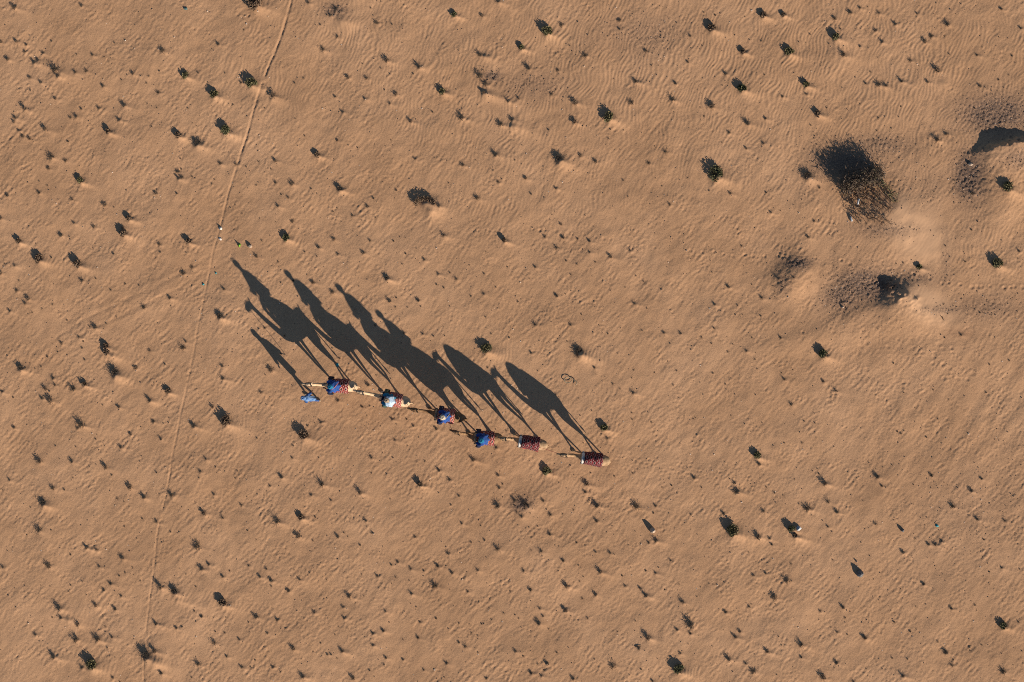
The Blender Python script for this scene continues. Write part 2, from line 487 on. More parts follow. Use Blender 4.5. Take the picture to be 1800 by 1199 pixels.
# tufts by 600 x 400 tile of the photograph, in 3x tile pixels: x, y, size
TUFT = {
 (0, 0): "78,40,3 430,30,2 88,222,3 140,237,2 5,220,2 272,217,1 225,280,2 132,272,2 42,312,2 180,330,3 200,318,2 293,368,3 308,402,3 397,382,2 456,376,2 158,410,2 216,434,2 160,475,1 402,285,1 488,290,2 550,300,1 603,225,1 702,390,2 640,420,1 543,455,2 785,402,1 772,438,1 835,488,2 293,520,2 112,535,1 132,575,3 430,575,2 519,570,2 372,620,2 403,615,3 80,620,3 75,645,2 98,687,2 120,718,2 158,732,2 240,682,3 655,555,3 626,632,2 775,547,1 827,567,1 800,668,1 360,747,1 273,828,3 346,846,2 256,888,2 206,955,1 250,978,1 40,1030,2 206,1015,2 382,1052,2 552,1080,2 600,1092,1 390,1175,2 495,1195,2 648,1198,2 5,1150,3 935,905,2 955,890,1 940,940,3 960,935,2 1012,930,1 820,1018,2 932,1020,1 950,835,1 1045,382,1 1285,158,1 1150,232,2 858,270,3 1228,552,1 1160,862,2 1245,865,2 1298,880,1 1362,850,1 1452,848,2 1428,890,1 1130,945,1 1118,970,1 1233,985,1 1350,975,1 1452,962,2 1540,968,2 1482,1025,1 1520,1042,2 1465,1085,2 1640,995,1 1540,1167,2 1368,1150,1 1275,1125,1 1240,1080,1 1605,715,1 1778,740,2 1765,510,2 1700,262,3 1440,505,3 1270,435,2 1778,195,2 1625,15,2 1770,50,3 1740,80,2 1687,130,1 1552,437,1 1600,412,1 1555,625,1 1185,385,1 1395,570,1 840,375,1 1775,1095,1 1755,1115,1 990,570,1",
 (600, 0): "155,42,1 185,120,2 268,128,1 318,130,1 740,82,2 825,10,2 1160,130,2 1465,110,2 1465,155,2 730,290,3 240,320,3 210,360,1 408,352,3 380,390,1 1283,293,2 1205,240,1 135,412,2 35,408,2 228,473,1 123,520,2 255,545,2 288,497,2 5,590,2 735,400,4 760,445,3 748,490,3 985,360,3 1140,370,2 1605,270,2 1550,430,3 1635,345,1 1670,345,1 1435,415,1 1625,430,1 1742,525,3 1760,440,2 1230,540,3 1527,540,2 1110,497,2 878,535,3 935,520,2 632,620,3 365,640,3 480,590,1 899,630,3 840,655,3 1228,645,3 1092,685,1 1407,730,1 1487,687,1 262,738,1 85,778,1 390,838,2 490,830,1 640,870,2 710,845,1 810,815,3 950,865,1 915,845,1 1260,820,2 1338,850,2 827,960,2 970,940,2 1130,992,2 1000,1022,1 800,898,1 565,965,1 1620,860,2 1710,800,2 1650,770,1 1730,1078,2 1510,1035,1 1690,980,1 1655,938,1 1485,950,1 715,1045,3 517,1085,3 137,1088,2 58,1135,2 170,1045,1 180,1147,1 108,1162,1 290,1003,1 1157,1182,2 1110,1130,1 5,1000,2 110,335,1",
 (1200, 0): "40,190,2 137,105,1 172,80,1 112,65,1 328,88,1 415,215,1 612,220,1 672,180,1 800,97,2 880,65,2 932,42,2 975,37,1 1033,68,2 1235,72,2 1120,127,2 1015,160,2 830,152,1 770,230,1 935,245,2 1050,222,2 1275,218,3 1310,190,2 1380,190,1 1395,128,3 1680,48,2 1780,150,2 1550,290,2 1665,195,1 1735,295,1 1750,330,1 1405,285,1 845,290,3 1200,317,2 1340,370,3 1152,428,3 1290,432,2 1030,447,3 965,440,2 1070,452,2 990,377,1 1718,395,1 1567,455,2 1665,420,1 225,388,2 210,450,1 430,395,1 525,508,2 28,328,2 152,562,3 112,612,1 92,565,1 340,650,3 435,625,2 245,700,2 425,755,2 335,782,2 205,750,1 675,660,1 760,567,1 935,548,1 1030,622,1 1150,560,1 1137,615,1 1100,675,1 1008,733,1 1338,738,3 1390,705,3 640,785,1 720,990,2 650,495,2 250,1020,2 140,1005,1 465,1120,2 692,1165,2 440,1015,1 515,1110,1 1525,1020,2 1540,570,1 25,937,1",
 (0, 400): "320,40,2 365,48,1 190,85,1 840,88,2 915,85,1 490,108,1 600,140,1 845,130,1 272,158,1 78,200,2 25,190,1 5,240,2 100,280,1 433,280,2 506,268,1 88,332,2 150,375,3 135,400,2 52,440,2 170,448,1 222,428,1 280,405,1 502,525,3 560,505,1 1010,208,2 968,240,2 890,268,1 733,305,1 585,330,1 660,297,1 895,370,2 900,412,1 760,420,2 615,470,1 352,488,1 415,578,2 440,600,1 325,610,2 305,655,1 445,695,1 433,635,1 250,680,1 155,713,1 215,733,1 280,793,2 290,830,2 387,850,3 240,850,2 262,862,1 222,900,2 268,912,3 70,895,1 12,865,2 540,935,1 627,945,2 790,910,3 855,905,1 980,602,2 964,632,2 790,647,2 715,740,2 762,687,1 870,720,1 1045,732,1 1172,730,2 1175,795,3 1375,868,2 1428,750,3 1398,775,1 1120,945,2 1020,1045,3 1690,1025,2 1657,1030,1 1620,1045,1 1545,1150,1 1355,1110,1 808,1022,2 742,1050,1 890,1003,1 687,1090,2 850,1114,2 635,1157,2 510,1090,1 505,1115,1 400,1155,1 293,1150,1 430,1040,3 410,1055,2 75,1055,2 1180,325,2 1275,300,1 1352,152,2 1380,68,1 1310,100,1 1465,180,1 1760,62,2 1680,105,2 1670,152,1 1780,140,2 1650,290,2 1545,280,2 1750,340,2 1480,290,1 1395,530,2 1500,570,2 1480,590,1 1480,665,1 1750,635,1 1790,690,1 1605,128,1 1780,910,2",
 (600, 400): "152,70,2 308,48,1 275,72,1 540,42,3 118,135,2 340,138,1 437,170,2 322,192,1 395,110,1 760,127,1 675,198,1 1073,50,2 1170,53,2 1245,60,1 1308,72,2 1135,108,2 1308,130,2 1418,155,3 1520,122,2 1185,175,1 1240,192,1 1338,182,1 1022,208,2 1210,247,1 1553,255,1 1595,285,1 510,245,2 605,272,2 752,243,1 875,208,1 572,238,1 502,300,1 540,317,1 92,308,1 255,388,3 290,370,1 285,420,1 348,420,1 407,385,2 418,415,1 683,362,1 750,350,2 572,415,1 815,315,1 930,390,1 990,268,1 1135,360,2 1180,350,1 1545,400,2 1265,458,1 760,470,1 1020,512,2 1210,512,2 1190,600,1 1405,560,1 1700,555,2 1787,558,2 1585,543,1 790,560,1 885,580,1 330,555,2 430,560,2 178,515,2 485,572,1 545,570,1 315,608,1 1000,660,2 770,738,1 1333,738,2 1455,662,1 1540,750,1 1530,792,1 1650,765,1 1768,755,1 1750,830,1 1432,825,1 1468,850,1 1538,870,2 1250,900,1 1132,880,1 1530,975,1 1532,1010,1 1635,1025,1 1258,990,1 1320,965,1 1400,1110,2 1275,1135,1 110,945,2 150,940,1 268,1010,2 345,1010,1 380,1045,2 290,1035,1 500,1060,2 282,1120,2 350,1150,1 408,1105,1 815,1160,2 870,1072,1 142,830,2 185,778,1 1720,705,1 1610,425,1 1690,325,1 1495,315,1 795,885,1",
 (1200, 400): "660,50,2 312,97,1 240,312,2 168,405,2 365,300,1 418,370,2 290,410,1 410,465,1 165,530,2 515,580,2 365,580,1 265,615,1 240,655,1 335,650,2 152,610,1 100,580,1 380,695,1 392,745,1 160,768,1 535,800,3 520,765,1 580,750,1 740,810,2 805,860,2 572,932,2 640,1020,1 697,1030,1 255,990,1 1380,580,1 1465,565,2 1615,720,1 1110,715,1 1125,190,1 1160,185,1 1345,1010,1 1130,1075,1 1150,1085,1 1165,1070,1 1400,905,1 1165,870,1 1320,855,1 1285,1105,1 1720,700,1 1770,125,2 1765,165,1 1520,12,1 1485,180,1 225,825,1 535,1135,1 630,1135,1 1600,870,1 500,270,2 578,265,2 485,365,1 840,390,2",
 (0, 800): "208,32,3 380,32,3 50,130,2 385,120,1 280,175,3 340,182,2 15,185,1 687,170,3 760,222,3 590,105,1 825,92,1 905,210,3 840,205,1 655,245,1 620,228,1 825,352,2 750,335,1 655,375,1 900,405,1 205,397,3 270,395,1 142,420,1 160,275,1 457,488,3 510,497,2 645,540,3 522,587,2 258,582,3 18,590,2 372,525,1 660,617,1 700,595,1 630,635,1 585,677,2 548,712,2 435,665,1 372,685,1 265,690,1 362,720,1 455,735,1 640,742,2 605,715,1 505,792,3 605,812,2 740,662,1 850,695,4 945,597,1 1062,600,3 1100,575,2 1040,482,3 980,628,1 1032,693,1 1055,87,2 1050,120,1 1085,20,2 1127,207,2 1075,307,3 1172,330,2 1272,264,2 1300,220,1 1250,85,1 1240,120,1 1422,162,2 1405,190,1 1484,115,3 1540,14,2 1697,152,3 1640,210,2 1745,238,2 1790,190,1 1460,350,3 1572,428,3 1650,450,1 1660,325,1 1780,430,2 1680,295,1 1350,445,1 1305,398,1 1310,582,2 1405,600,2 1460,630,1 1370,640,2 1430,660,2 1430,690,1 1175,640,2 1210,610,1 1580,655,2 1520,715,2 1550,605,1 1655,827,2 1720,655,1 1350,852,3 1460,867,2 1310,880,1 1065,850,2 1190,855,1 1025,820,1 822,888,3 930,910,2 960,905,1 412,892,3 312,805,4 320,857,2 275,855,1 222,905,1 185,945,2 283,1060,3 400,972,4 515,970,3 590,958,2 567,1015,1 555,903,1 817,1032,3 430,1120,2 595,1172,2 850,1147,3 1045,1102,3 1010,1170,1 1130,990,3 1260,970,2 1135,930,1 1183,937,1 1410,937,2 1195,1060,2 1275,1117,2 1345,1080,1 1440,1115,2 1480,1140,1 1545,1018,3 1595,1165,3 1650,1035,1 1690,990,1 1725,1050,2 1745,1050,1 1775,1070,1 1765,945,1 1025,995,1 1785,905,1 1320,1115,1 632,1195,1 560,65,4",
 (600, 800): "695,24,3 160,15,2 440,32,1 515,80,2 100,197,3 115,228,1 160,95,1 570,130,2 825,105,2 835,85,1 832,172,2 850,152,1 258,230,1 620,215,2 578,262,1 824,266,3 912,237,2 970,257,3 985,270,2 950,322,2 925,300,1 1063,240,2 1145,145,1 1292,153,3 1285,195,2 1315,95,1 1438,110,1 1535,95,1 1347,265,3 1555,272,3 1655,267,2 1645,305,1 1690,170,1 1740,160,1 1100,315,2 1165,310,1 1225,290,1 1345,347,2 1100,417,2 635,360,2 130,345,2 390,432,2 100,475,1 160,410,1 35,430,1 15,408,1 735,372,1 755,448,1 685,460,1 827,494,3 563,517,2 1052,507,2 1000,500,1 1145,480,1 1240,460,1 1170,556,2 1250,580,1 1340,510,2 1415,515,2 1364,615,3 1525,590,1 1655,622,2 1605,610,1 1480,635,1 1657,450,3 1620,462,2 1735,555,2 297,563,2 264,578,2 365,600,2 508,585,2 435,610,1 584,620,2 718,605,2 660,615,1 190,637,2 288,643,1 108,628,1 960,610,2 495,690,3 358,660,1 265,675,1 667,720,2 892,718,1 997,710,2 1187,690,3 1255,665,1 1275,640,1 1495,690,2 1605,740,3 1575,702,2 1705,710,1 1340,735,2 1270,757,1 42,743,3 120,743,1 370,730,2 780,755,1 10,800,2 232,822,2 1047,808,2 1062,848,2 1182,818,3 1210,848,1 1042,886,3 1093,915,1 1298,860,1 855,833,1 935,860,1 793,868,1 500,860,1 415,880,2 620,885,1 675,890,1 740,890,1 395,800,1 15,858,2 222,925,2 167,938,2 325,972,1 405,962,2 685,938,1 168,1000,2 5,1032,3 235,1067,2 325,1077,2 620,987,2 655,1008,2 720,1040,1 917,1033,2 958,1058,1 1085,1097,2 1000,1147,2 1070,1132,2 1055,1162,2 1035,1100,1 1135,1040,1 1432,1108,3 1335,1075,1 1580,1128,1 1614,960,3 1545,925,1 1550,875,1 1455,930,1 1567,1018,2 1785,1042,2 1767,918,2 1222,1178,3 765,1177,2 555,1097,2 435,1132,2 150,1135,1 62,1174,3 225,1105,1 543,1170,1 1640,1190,2 1790,770,2 1780,680,1",
 (1200, 800): "403,47,2 718,97,1 748,148,3 245,123,1 272,147,2 287,191,3 60,120,2 100,170,1 590,128,1 440,168,1 485,200,1 530,212,1 658,282,3 612,258,1 765,245,2 812,299,2 425,297,2 215,308,2 42,312,2 397,430,3 457,439,2 470,472,2 765,377,2 1018,362,2 1025,113,3 1048,162,2 1215,155,1 1310,107,2 1520,187,2 1575,125,2 1422,270,3 1550,337,2 1700,347,2 1362,453,2 1330,470,2 1295,470,2 1225,440,1 1585,445,1 1162,512,2 985,530,1 790,552,1 1615,615,1 1680,592,2 1775,600,1 1270,680,2 1148,705,1 570,573,1 437,622,2 372,633,2 548,658,3 345,510,1 482,748,3 488,785,1 350,799,2 362,785,1 225,827,2 95,695,1 75,745,1 5,777,2 38,888,4 845,802,2 725,822,2 855,858,1 1228,797,1 1415,807,2 1540,790,1 40,940,2 277,958,3 300,928,2 505,955,1 520,1000,1 622,998,3 625,1064,2 445,1034,3 242,1074,3 333,1097,2 370,1139,3 155,1005,1 815,932,2 868,945,1 960,962,3 1115,880,1 1200,930,1 1387,1038,3 1425,1080,1 1420,1107,2 1687,1138,3 1770,880,1 1160,1162,3 1185,1075,1 737,1169,3 810,1094,2 495,1155,1 900,1195,2 1345,985,1 1515,1030,1 1575,1000,1 30,995,1 1105,1070,1",
}
tufts = []
for (ox, oy), s in TUFT.items():
    for t in s.split():
        a, b, c = (float(q) for q in t.split(','))
        tufts.append((ox + a / 2.997, oy + b / 2.997, int(c)))
tufts.sort(key=lambda t: -t[2])
THINGS = tufts[:298]
SPRIGS = tufts[298:]

# ---------------------------------------------------------------- ground: one sheet, fine inside, coarse out to the horizon
D = 0.052
NX, NY = 1188, 838
cx = (np.arange(NX) - (NX - 1) / 2) * D
cy = (np.arange(NY) - (NY - 1) / 2) * D
XX, YY = np.meshgrid(cx, cy)
PXX, PYY = XX * PPM + 900.0, 599.5 - YY * PPM
FX, FY = 1216, 864                          # fft size
kx = np.fft.fftfreq(FX, D)[None, :]
ky = np.fft.fftfreq(FY, D)[:, None]
KK = np.hypot(kx, ky)
KA = np.arctan2(ky, kx)


def field(filt):
    w = rng.standard_normal((FY, FX))
    h = np.fft.ifft2(np.fft.fft2(w) * filt).real
    return h / h.std()


def band(l0, l1):
    return np.where((KK > 1 / l1) & (KK < 1 / l0), 1.0 / np.maximum(KK, 1e-6) ** 0.9, 0.0)


def lowpass(l):
    return np.exp(-(KK * l) ** 2)


def ripple(lam, ang, spread, bw=0.20):
    k0 = 1 / lam
    da = np.angle(np.exp(2j * (KA - ang))) / 2
    return np.exp(-((KK - k0) / (bw * k0)) ** 2) * np.exp(-(da / spread) ** 2)


def ripples(lam, ang, spread, bw=0.20):
    k0 = 1 / lam
    da = np.angle(np.exp(1j * (KA - ang)))
    f = np.exp(-((KK - k0) / (bw * k0)) ** 2) * np.exp(-(da / spread) ** 2)
    z = np.fft.ifft2(np.fft.fft2(rng.standard_normal((FY, FX))) * f)
    return z.real / (np.abs(z) + 0.25 * np.abs(z).mean()) * 1.35


def crop(h):
    return h[:NY, :NX]


def warp(h, dx, dy):
    xi = np.clip((XX - cx[0] + dx) / D, 0, FX - 2)
    yi = np.clip((YY - cy[0] + dy) / D, 0, FY - 2)
    i, j = xi.astype(int), yi.astype(int)
    u, v = xi - i, yi - j
    return (h[j, i] * (1 - u) + h[j, i + 1] * u) * (1 - v) + (h[j + 1, i] * (1 - u) + h[j + 1, i + 1] * u) * v


def gz_mask(x, y, rx, ry, a=1.0, rot=0.0):
    dx, dy = PXX - x, PYY - y
    c, s = math.cos(rot), math.sin(rot)
    return a * np.exp(-(((dx * c + dy * s) / rx) ** 2 + ((-dx * s + dy * c) / ry) ** 2))


w1, w2 = crop(field(lowpass(1.6))) * 0.13, crop(field(lowpass(1.6))) * 0.13
RA = R(-17)
rip = warp(ripples(0.205, RA, R(20), .20), w1, w2)
rip2 = warp(ripples(0.165, R(-38), R(22), .25), w1 * .6, w2 * .6)
rip = rip + 0.25 * (rip ** 2 - 1)
lump = crop(field(band(0.10, 0.30)))
lump = np.sign(lump) * np.abs(lump) ** 1.25
mid = crop(field(band(0.5, 2.2)))
low = crop(field(lowpass(2.6)))
streak = crop(field(ripple(0.30, R(-42), R(26), .42)))

mask = np.zeros((NY, NX))
for a in ((1300, 110, 700, 190, 1.15), (860, 160, 230, 170, .95), (1620, 190, 190, 120, 1.0), (1480, 260, 220, 130, .8), (620, 60, 110, 80, 1.0),
          (1010, 330, 260, 80, .6), (1560, 360, 160, 70, .8), (1740, 440, 90, 100, .9), (480, 50, 60, 50, .9), (500, 150, 90, 50, .8),
          (410, 140, 60, 60, .7), (90, 105, 70, 25, .5), (1620, 545, 60, 25, .4), (420, 775, 60, 25, .4), (570, 800, 60, 40, .5),
          (1010, 845, 60, 20, .6), (130, 1100, 40, 30, .6), (350, 1050, 80, 25, .7), (1240, 1180, 40, 25, .6), (1310, 1130, 30, 20, .6),
          (880, 362, 90, 22, .9), (1100, 690, 60, 25, .5)):
    mask = np.maximum(mask, gz_mask(*a))
for (x, y, r, h, st, lb, sh) in BUSH:
    if r > 7:
        mask = np.maximum(mask, gz_mask(x + 2.4 * r, y + .7 * r, 2.6 * r, 1.2 * r, .75, R(16)))
mask = np.clip(mask * (0.75 + 0.35 * crop(field(lowpass(0.9)))), 0, 1.15)
rough = np.clip(0.75 + 0.35 * crop(field(lowpass(1.1))), 0.25, 1.6) * (1 - 0.45 * np.clip(mask, 0, 1))
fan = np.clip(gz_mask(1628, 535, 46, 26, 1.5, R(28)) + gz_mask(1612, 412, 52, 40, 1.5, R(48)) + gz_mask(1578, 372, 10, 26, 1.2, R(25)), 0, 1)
rough *= 1 - .85 * fan
mask *= 1 - fan
Z = 0.0015 * fan * rip2 + 0.0092 * rip * mask + 0.0014 * rip2 * (0.35 + mask) + 0.0039 * lump * rough + 0.0027 * streak * rough
Z += 0.0048 * mid + 0.016 * low


def local(x, y, rad):
    i0, i1 = np.searchsorted(cx, [x - rad, x + rad])
    j0, j1 = np.searchsorted(cy, [y - rad, y + rad])
    return slice(j0, j1), slice(i0, i1)


SM = np.zeros((NY, NX))
WIND = Vector((0.95, -0.28)).normalized()


def sand_tail(x, y, r, h, L, wind=WIND):
    """small shadow dune: round at the plant, drawn out downwind with a sharp crest"""
    s = local(x, y, L * 3 + r * 3)
    dx, dy = XX[s] - x, YY[s] - y
    u = dx * wind.x + dy * wind.y
    v = -dx * wind.y + dy * wind.x
    ww = r * (0.75 + 0.25 * np.clip(u / L, 0, 2))
    along = np.where(u > 0, np.exp(-(u / L) ** 1.5), np.exp(-(u / (0.75 * r)) ** 2))
    q = along * np.exp(-(np.abs(v) / ww) ** 1.45)
    Z[s] += h * q
    SM[s] = np.maximum(SM[s], np.clip(q * 1.6, 0, 1))


for (x, y, r, h, st, lb, sh) in BUSH:
    X, Y = P(x, y)
    rm = r / PPM
    sand_tail(X + 0.25 * rm, Y - 0.45 * rm, rm * 0.85, 0.075 + 0.28 * rm, 1.2 * rm + 0.22)
for (x, y, s) in tufts:
    if s >= 2:
        X, Y = P(x, y)
        sand_tail(X + 0.05, Y - 0.045, (0.09, 0.11, 0.15, 0.20)[s - 1], (0, .042, .075, .10)[s - 1] * random.uniform(.5, 1.2), (0, .30, .45, .6)[s - 1] * random.uniform(.6, 1.3))
# longer drifts
for (x, y, r, h, L) in ((856, 166, .34, .13, 1.3), (905, 223, .36, .09, 1.1), (985, 290, .3, .05, .9), (110, 130, .3, .06, .9), (315, 1055, .26, .07, 1.3),
                        (275, 1166, .3, .09, .9), (122, 1090, .25, .08, .7), (205, 665, .25, .07, .9), (200, 628, .25, .07, .7), (1025, 628, .28, .07, 1.0),
                        (1400, 945, .22, .08, .9), (760, 372, .45, .16, .5), (605, 38, .55, .12, 1.0), (880, 5, .4, .06, .8), (855, 102, .25, .05, .5),
                        (480, 175, .22, .07, .5), (1655, 146, .3, .04, .7), (1640, 240, .2, .05, .5), (700, 0, .2, .04, .5)):
    X, Y = P(x, y)
    sand_tail(X, Y, r, h, L)

earth = np.zeros((NY, NX))
gravel = np.zeros((NY, NX))


def scarp(x, y, h, ang, front, back, half, ridge=2.0):
    """mound with a steep face: ang = image direction the gentle back runs in"""
    dx, dy = (PXX - x) / PPM, (PYY - y) / PPM
    ux, uy = math.cos(R(ang)), math.sin(R(ang))
    u = dx * ux + dy * uy
    v = -dx * uy + dy * ux
    al = np.where(u > 0, np.exp(-(u / back) ** 1.6), np.exp(-(np.abs(u) / front) ** 2.2))
    return h * al * np.exp(-(np.abs(v) / half) ** ridge)


wob = crop(field(lowpass(0.45)))
wob2 = crop(field(lowpass(0.18)))
Z += scarp(1567 + 3 * wob + 2.5 * wob2, 507 + 3 * wob2, .25, 38, .20, 1.6, .38, 1.8) + scarp(1586, 530, .26, 42, .75, 1.9, 1.2, 2.4)
Z -= gz_mask(1528, 505, 44, 26, .09, R(-8))
Z += gz_mask(1487, 512, 24, 20, .07) + gz_mask(1500, 555, 70, 14, .06, R(-20))
Z += scarp(1401 + 1.5 * wob, 493, .27, 42, 1.15, 1.05, 1.2, 2.2)
Z += scarp(1768, 257 + 1.2 * wob + (PXX - 1768) * -0.20 + 1.3 * crop(field(lowpass(0.16))), .41, 86, .21, 1.7, 1.45, 2.5)
Z -= gz_mask(1750, 222, 60, 26, .05)
Z += gz_mask(1772, 345, 42, 46, .16) + gz_mask(1700, 440, 60, 70, .06)
Z += gz_mask(1545, 370, 34, 32, .10, R(-30)) + scarp(1576, 382, .27, 42, 1.15, 2.2, 1.35, 2.2)
Z += scarp(925, 893, .11, 45, .7, .5, .8) - gz_mask(905, 905, 14, 12, .03)
Z += gz_mask(1690, 735, 150, 95, 1.0) * 0.010 * crop(ripples(1.05, R(-35), R(22), .30))
Z += gz_mask(865, 133, 16, 10, -.05)
Z += gz_mask(1460, 590, 180, 18, .05, R(-10))

# wheel track: shallow groove with pushed-up rims, drifted over in places
TRACK = [(516, -30), (512, 0), (497, 55), (460, 150), (437, 225), (417, 290), (402, 340), (385, 405), (372, 450), (360, 520), (345, 590), (334, 650), (320, 720), (303, 800), (290, 880),
         (278, 930), (270, 1000), (262, 1060), (256, 1120), (253, 1160), (251, 1240)]
tx = np.interp(PYY, [p[1] for p in TRACK], [p[0] for p in TRACK])
tx = tx + 0.7 * np.sin(PYY / 31.0) + 0.35 * np.sin(PYY / 12.1 + 1)
d = (PXX - tx) * 0.96 / PPM
gap = np.ones_like(PYY)
for (y0, y1) in ((134, 147), (288, 294), (860, 872), (895, 918), (1110, 1150)):
    gap *= 1 - 1 / ((1 + np.exp(-(PYY - y0) / 1.5)) * (1 + np.exp((PYY - y1) / 1.5)))
wobt = crop(field(lowpass(0.3)))
depth = np.interp(PYY, [0, 300, 420, 600, 900, 1060, 1200], [1.0, .95, .65, .60, .85, .65, .9]) * gap
wid = np.interp(PYY, [0, 300, 420, 1200], [.068, .058, .042, .042])
Z += depth * (-0.029 * np.exp(-(d / wid) ** 4) + 0.004 * np.exp(-((np.abs(d) - wid * 1.7) / (wid * .5)) ** 2)) * np.clip(.95 + .22 * wobt, .5, 1.3)
# old car ruts, half blown away
for off in (0, 24):
    rx = np.interp(PXX, [0, 30, 150, 300, 420, 470, 560, 620], [700, 640, 560, 490, 420, 330, 235, 180])
    dd = (PYY - rx - off) * 0.62 / PPM
    Z += np.where((PXX > 20) & (PXX < 590), 1, 0) * gz_mask(220, 500, 230, 200) * (-0.010 * np.exp(-(dd / .06) ** 2) + .004 * np.exp(-((np.abs(dd) - .14) / .06) ** 2)) * np.clip(.8 + .5 * wobt, 0, 1.4)


def dimple(px, py, r=0.085, h=0.035):
    x, y = P(px, py)
    s = local(x, y, r * 4)
    h *= .66
    q = np.hypot((XX[s] - x) * random.uniform(.8, 1.2), (YY[s] - y)) / r
    Z[s] += -h * np.exp(-(q / .8) ** 2.5) + h * .45 * np.exp(-((q - 1.45) / .45) ** 2)


def tile(ox, oy, s):
    for t in s.split():
        a, b = t.split(',')
        yield ox + float(a) / 2.997, oy + float(b) / 2.997


for q in tile(1200, 400, "40,120 105,130 165,128 215,140 265,150 330,143 370,150 432,153 505,150 535,157 700,162 835,172 880,190 1025,200 1090,218 1160,225 1215,245 1240,250 1300,268 1365,295 1400,292 1460,300 1520,315 1555,312 1575,312 1618,308 1692,318 1725,315 1748,312 1790,315"):
    dimple(*q, random.uniform(.075, .11), random.uniform(.03, .045))
for q in tile(1200, 400, "1345,615 1370,640 1325,660 1415,635 1420,660 1460,690 1370,720 1405,740 1375,795 1400,790 1450,797 1325,680 1315,715 1530,770 1500,800 940,625 1080,628 968,605 630,550 970,748 1188,815 1155,840 770,912"):
    dimple(*q, random.uniform(.09, .13), random.uniform(.02, .032))
for q in tile(600, 400, "1010,8 1075,12 1045,15 1130,18 1218,35 1278,35 1340,52 1418,62 1380,58 1515,100 1555,100 1650,105 1590,102 720,18 1590,95"):
    dimple(*q, random.uniform(.06, .1), random.uniform(.02, .035))
for q in tile(1200, 0, "460,765 510,780 575,785 605,790 645,800 740,815 395,760 300,735"):
    dimple(*q, .06, .022)
for k in range(90):                                                # churned hoof marks
    a = random.random()
    dimple(880 + 210 * a + random.gauss(0, 12), 535 + 18 * a + random.gauss(0, 8), random.uniform(.045, .07), random.uniform(.008, .016))
for k in range(110):
    dimple(random.gauss(470, 55), random.gauss(500, 26), random.uniform(.045, .075), random.uniform(.008, .018))
for k in range(130):
    dimple(1082 + k * 2.2, 806 + k * .4 + random.gauss(0, 11), random.uniform(.06, .085), random.uniform(.014, .028))
for k in range(60):
    dimple(random.gauss(1650, 60), random.gauss(640, 30), random.uniform(.05, .09), random.uniform(.008, .02))

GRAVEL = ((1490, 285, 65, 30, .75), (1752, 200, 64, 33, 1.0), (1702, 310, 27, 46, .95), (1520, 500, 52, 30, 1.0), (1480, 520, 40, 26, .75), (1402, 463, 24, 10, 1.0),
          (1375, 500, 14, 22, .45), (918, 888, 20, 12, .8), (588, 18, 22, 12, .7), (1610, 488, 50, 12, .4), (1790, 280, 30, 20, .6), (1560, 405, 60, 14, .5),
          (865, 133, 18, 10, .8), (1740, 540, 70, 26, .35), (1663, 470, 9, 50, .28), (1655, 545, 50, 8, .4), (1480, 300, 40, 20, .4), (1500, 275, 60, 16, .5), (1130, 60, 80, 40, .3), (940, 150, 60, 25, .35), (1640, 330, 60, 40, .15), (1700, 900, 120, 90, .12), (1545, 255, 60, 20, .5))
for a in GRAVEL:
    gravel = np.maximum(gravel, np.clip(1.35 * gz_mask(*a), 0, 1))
earth = np.maximum(gz_mask(1558, 502, 13, 7, .9, R(35)), gz_mask(1574, 502, 6, 5, .8))
earth = np.maximum(earth, gz_mask(1690, 586, 30, 9, .3))
Z += 0.010 * np.clip(gravel, 0, 1) * crop(field(band(0.11, 0.4)))
# level off towards the coarse outer ring
edge = np.clip(np.minimum(np.minimum(XX - cx[0], cx[-1] - XX), np.minimum(YY - cy[0], cy[-1] - YY)) / 1.5, 0, 1)
Z *= edge ** 2 * (3 - 2 * edge)


def gz(x, y):
    xi = min(max((x - cx[0]) / D, 0), NX - 2)
    yi = min(max((y - cy[0]) / D, 0), NY - 2)
    i, j = int(xi), int(yi)
    u, v = xi - i, yi - j
    return float((Z[j, i] * (1 - u) + Z[j, i + 1] * u) * (1 - v) + (Z[j + 1, i] * (1 - u) + Z[j + 1, i + 1] * u) * v)


def build_ground():
    grow = np.cumsum(0.06 * 1.32 ** np.arange(1, 34))
    gx = np.concatenate([cx[0] - grow[::-1], cx, cx[-1] + grow])
    gy = np.concatenate([cy[0] - grow[::-1], cy, cy[-1] + grow])
    pad = len(grow)
    zz = np.pad(Z, pad)
    nx, ny = len(gx), len(gy)
    vx, vy = np.meshgrid(gx, gy)
    co = np.stack([vx, vy, zz], -1).reshape(-1, 3).astype(np.float32)
    i, j = np.meshgrid(np.arange(nx - 1), np.arange(ny - 1))
    a = (j * nx + i).ravel()
    q = np.stack([a, a + 1, a + 1 + nx, a + nx], -1).astype(np.int32)
    me = bpy.data.meshes.new('ground')
    me.vertices.add(len(co))
    me.vertices.foreach_set('co', co.ravel())
    me.loops.add(q.size)
    me.loops.foreach_set('vertex_index', q.ravel())
    me.polygons.add(len(q))
    me.polygons.foreach_set('loop_start', np.arange(0, q.size, 4, dtype=np.int32))
    me.update(calc_edges=True)
    me.shade_smooth()
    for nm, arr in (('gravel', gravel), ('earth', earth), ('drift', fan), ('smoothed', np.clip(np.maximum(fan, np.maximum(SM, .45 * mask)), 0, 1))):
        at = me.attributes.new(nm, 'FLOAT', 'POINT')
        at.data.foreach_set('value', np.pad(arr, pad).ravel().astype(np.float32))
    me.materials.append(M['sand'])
    o = bpy.data.objects.new('ground', me)
    COL.objects.link(o)
    tag(o, 'rippled tan desert sand with a wheel track and small drifts', None, None, 'structure')


build_ground()

